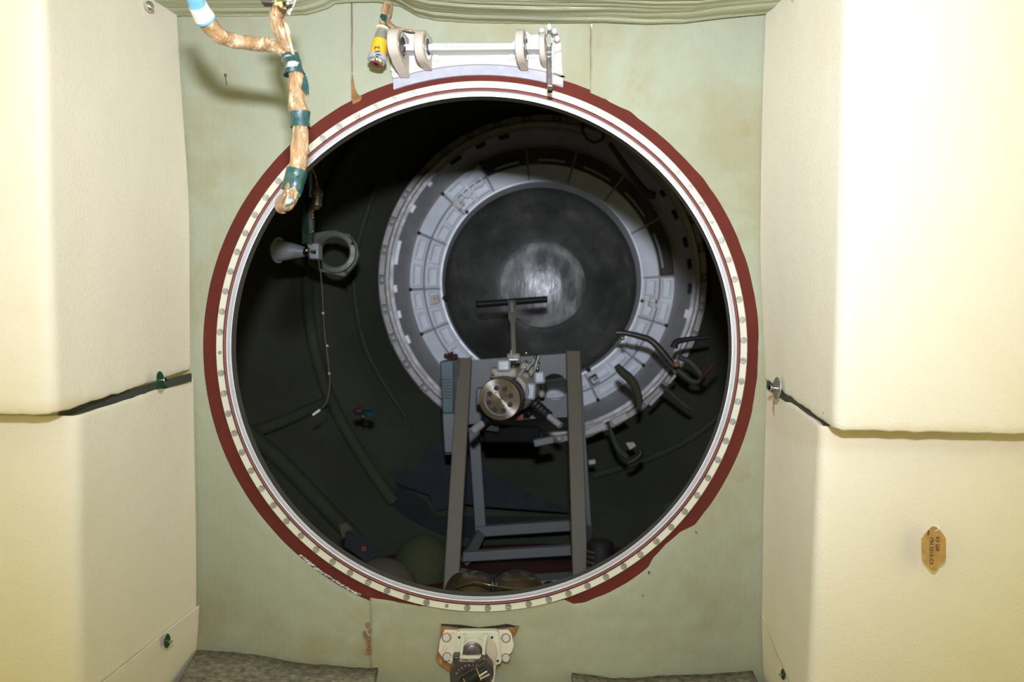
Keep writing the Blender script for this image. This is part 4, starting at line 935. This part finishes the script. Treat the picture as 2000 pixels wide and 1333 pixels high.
# floor clutter
def cushion(c, s, mt, label, name='cushion'):
    bm = B(); ball(bm, c, s, 32, 18)
    for v in bm.verts: v.co += (v.co-Vector(c)).normalized()*.006*noise.noise(v.co*9)
    obj(name, bm, M[mt], label=label, cat='cushion')
cushion(P(826, 1100, 1.95)+Vector((0, 0, -.015)), (.070, .08, .083), 'olive', 'round olive green cushion on the chamber floor left of the stand')
cushion(P(742, 1150, 1.72), (.080, .07, .062), 'tan2', 'dull tan cushion in front of the green one at the lower left rim')
def sheet(pp, mt, label, name='felt_sheet', th=.006):
    """pp: (px,py,d)"""
    bm = B(); c = [P(*p) for p in pp]; slab(bm, c, th); obj(name, bm, M[mt], label=label, cat='cloth', bev=.001)
sheet([(836, 868, 2.27), (868, 866, 2.27), (925, 905, 2.27), (1020, 960, 2.27), (1106, 996, 2.27), (1110, 1002, 2.27), (940, 990, 2.27), (905, 985, 2.27), (850, 1000, 2.27), (838, 968, 2.27), (775, 946, 2.27), (774, 920, 2.27), (815, 922, 2.27)], 'slate', 'slate grey felt sheet spread behind the stand')
sheet([(775, 948, 2.235), (800, 958, 2.235), (830, 980, 2.235), (850, 1010, 2.235), (1108, 1010, 2.235), (1100, 1045, 2.235), (880, 1050, 2.235), (850, 1045, 2.235), (800, 1020, 2.235), (765, 985, 2.235)], 'slate2', 'charcoal felt sheet lying lower behind the stand')
sheet([(676, 1040, 1.78), (705, 1042, 1.80), (754, 1073, 1.78), (735, 1087, 1.74), (715, 1100, 1.70), (690, 1080, 1.72), (672, 1068, 1.75)], 'slate', 'kite-shaped slate blue rag near the lower left rim')
bm = B(); box(bm, P(711, 1072, 1.74), (.010, .006, .010)); obj('red_tab', bm, M['red'], label='tiny red tab on the slate blue rag', cat='tab')
bm = B(); pslab(bm, [(662, 1026), (674, 1022), (688, 1034), (674, 1040), (674, 1052), (668, 1050)], 1.77, .008); obj('tan_scrap', bm, M['tan2'], label='small tan scrap behind the slate blue rag', cat='scrap', bev=.001)
# bronze lump by the lower rim
bz = thing('bronze_cover', P(962, 1165, 1.5), 'glossy dark bronze two-lobed cover at the lower rim of the hatch', 'cover')
for cx, w_ in ((918, 50), (1010, 52)):
    bm = B(); c = P(cx, 1152, 1.52); ball(bm, c, (R(w_, 1.52), .07, R(32, 1.52)), 30, 16)
    for v in bm.verts: v.co.z += .004*noise.noise(v.co*22)
    obj('lobe', bm, M['bronze'], bz)
bm = B(); ptube(bm, [(960, 1124, 1.46, 3), (962, 1140, 1.44, 3.4), (964, 1156, 1.44, 3)], seg=10); ptube(bm, [(967, 1124, 1.46, 2), (969, 1140, 1.44, 2.2), (971, 1156, 1.44, 2)], seg=10); obj('clasp', bm, M['gun'], bz)
bm = B(); ptube(bm, [(892, 1148, 1.45, 1.8), (925, 1138, 1.44, 1.8), (960, 1144, 1.435, 1.8), (1000, 1150, 1.44, 1.8), (1040, 1150, 1.45, 1.8)], seg=10); obj('beading', bm, M['bronze'], bz)
bm = B(); ball(bm, P(1073, 1143, 1.52), (R(12, 1.52), .012, R(7, 1.52)), 16, 10); obj('black_knob', bm, M['black'], label='small shiny black knob right of the bronze cover', cat='knob')
# black canister with brass bands
cb = thing('banded_canister', P(1175, 1120, 1.75), 'black upright canister with brass bands at the lower right rim', 'canister')
bm = B(); lathe(bm, P(1172, 1125, 1.76), (0, 0, 1), [(0, 0), (.030, 0), (.030, .072), (.024, .078), (0, .078)], 28); obj('body', bm, M['black'], cb)
for k in range(5):
    bm = B(); lathe(bm, P(1172, 1116-k*10.5, 1.76), (0, 0, 1), [(.0296, -.0018), (.031, -.0018), (.031, .0018), (.0296, .0018)], 20, closed=True, a0=math.radians(120), a1=math.radians(240)); obj('band', bm, M['brass'], cb)
bm = B(); pslab(bm, [(1186, 1064), (1196, 1066), (1194, 1098), (1186, 1100)], 1.78, .02); obj('side_plate', bm, M['bluegrey'], cb)

# ------------------------------------------------------------------ brackets and arms at the right
def arm(rows, mt, label, name='bracket_arm', sq=1, seg=10, extra=None):
    t = thing(name, P(*rows[-1][:3]), label, 'bracket')
    bm = B(); ptube(bm, rows, seg=seg, n=5); obj('arm', bm, M[mt], t)
    for (x, y, d, r, m2) in (extra or []):
        bm = B(); ball(bm, P(x, y, d), (R(r, d),)*3, 10, 8); obj('joint', bm, M[m2], t)
arm([(1203, 650, 2.2, 5), (1222, 651, 2.2, 5.5), (1248, 657, 2.2, 6), (1272, 666, 2.2, 6.5), (1295, 690, 2.2, 7), (1315, 714, 2.2, 6.5), (1345, 738, 2.2, 6)], 'gun', 'dark curved handrail arm reaching across the pale panels at right', extra=[(1216, 661, 2.19, 4.5, 'brass'), (1320, 712, 2.18, 4, 'steel')])
arm([(1204, 714, 2.1, 6), (1214, 726, 2.1, 8.5), (1230, 740, 2.1, 9), (1240, 755, 2.1, 8.5), (1249, 782, 2.1, 6.5), (1246, 800, 2.1, 4)], 'strap', 'dark green paddle-shaped arm standing lower right of the dish')
arm([(1316, 680, 2.15, 8), (1322, 668, 2.15, 6), (1345, 663, 2.15, 5), (1365, 661, 2.15, 4.5), (1385, 659, 2.15, 4)], 'black', 'black hooked arm at the right edge of the chamber')
arm([(1325, 698, 2.15, 5), (1345, 706, 2.15, 5.5), (1362, 722, 2.15, 5.5), (1372, 742, 2.15, 5), (1352, 745, 2.15, 4.5), (1322, 722, 2.15, 4.5)], 'dark', 'dark looped handle below the black hooked arm', extra=[(1322, 712, 2.14, 6, 'rust')])
arm([(1186, 824, 2.1, 3), (1196, 850, 2.1, 4.5), (1208, 878, 2.1, 5.5), (1224, 893, 2.1, 6)], 'strap', 'thin green arm leaning at the lower right of the chamber')
arm([(1226, 905, 2.05, 5), (1240, 898, 2.05, 5.5), (1252, 886, 2.05, 6), (1248, 880, 2.05, 4)], 'black', 'short black clamp at the foot of the thin green arm')
arm([(1290, 752, 2.15, 4), (1310, 768, 2.15, 5), (1335, 790, 2.15, 5), (1350, 800, 2.15, 4)], 'strap', 'dim green arm near the lower right rim')
arm([(1400, 704, 1.98, 3), (1385, 722, 2.0, 4), (1368, 740, 2.02, 4)], 'brownred', 'dull reddish arm at the far right edge of the chamber')
arm([(1138, 240, 2.1, 3), (1140, 262, 2.1, 3.2), (1158, 278, 2.1, 3.2), (1178, 270, 2.1, 3), (1176, 250, 2.1, 3)], 'dark', 'dark cable loop at the top right of the chamber')
arm([(1190, 280, 2.15, 5), (1215, 315, 2.15, 6), (1240, 350, 2.15, 7), (1262, 378, 2.15, 9), (1280, 382, 2.15, 8)], 'dark', 'dark club-shaped arm in shadow at the upper right')
for (pp, lab) in (([(1139, 843), (1178, 824), (1187, 838), (1142, 853)], 'pale metal plate just right of the stand post'), ([(1192, 822), (1222, 806), (1230, 817), (1198, 833)], 'pale metal plate between the leaning green arms'),
                  ([(1266, 790), (1293, 762), (1297, 767), (1272, 794)], 'narrow pale strip low at the right of the ring'), ([(1304, 748), (1318, 731), (1322, 735), (1308, 752)], 'short pale strip beside the handrail arm'),
                  ([(1149, 900), (1163, 898), (1164, 907), (1150, 909)], 'tiny white tag in the dark at the lower right'), ([(1222, 866), (1238, 864), (1243, 872), (1230, 880)], 'small dull plate above the short black clamp')):
    bm = B(); pslab(bm, pp, 2.2, .012); obj('metal_plate', bm, M['tooth'], label=lab, cat='plate', bev=.002)
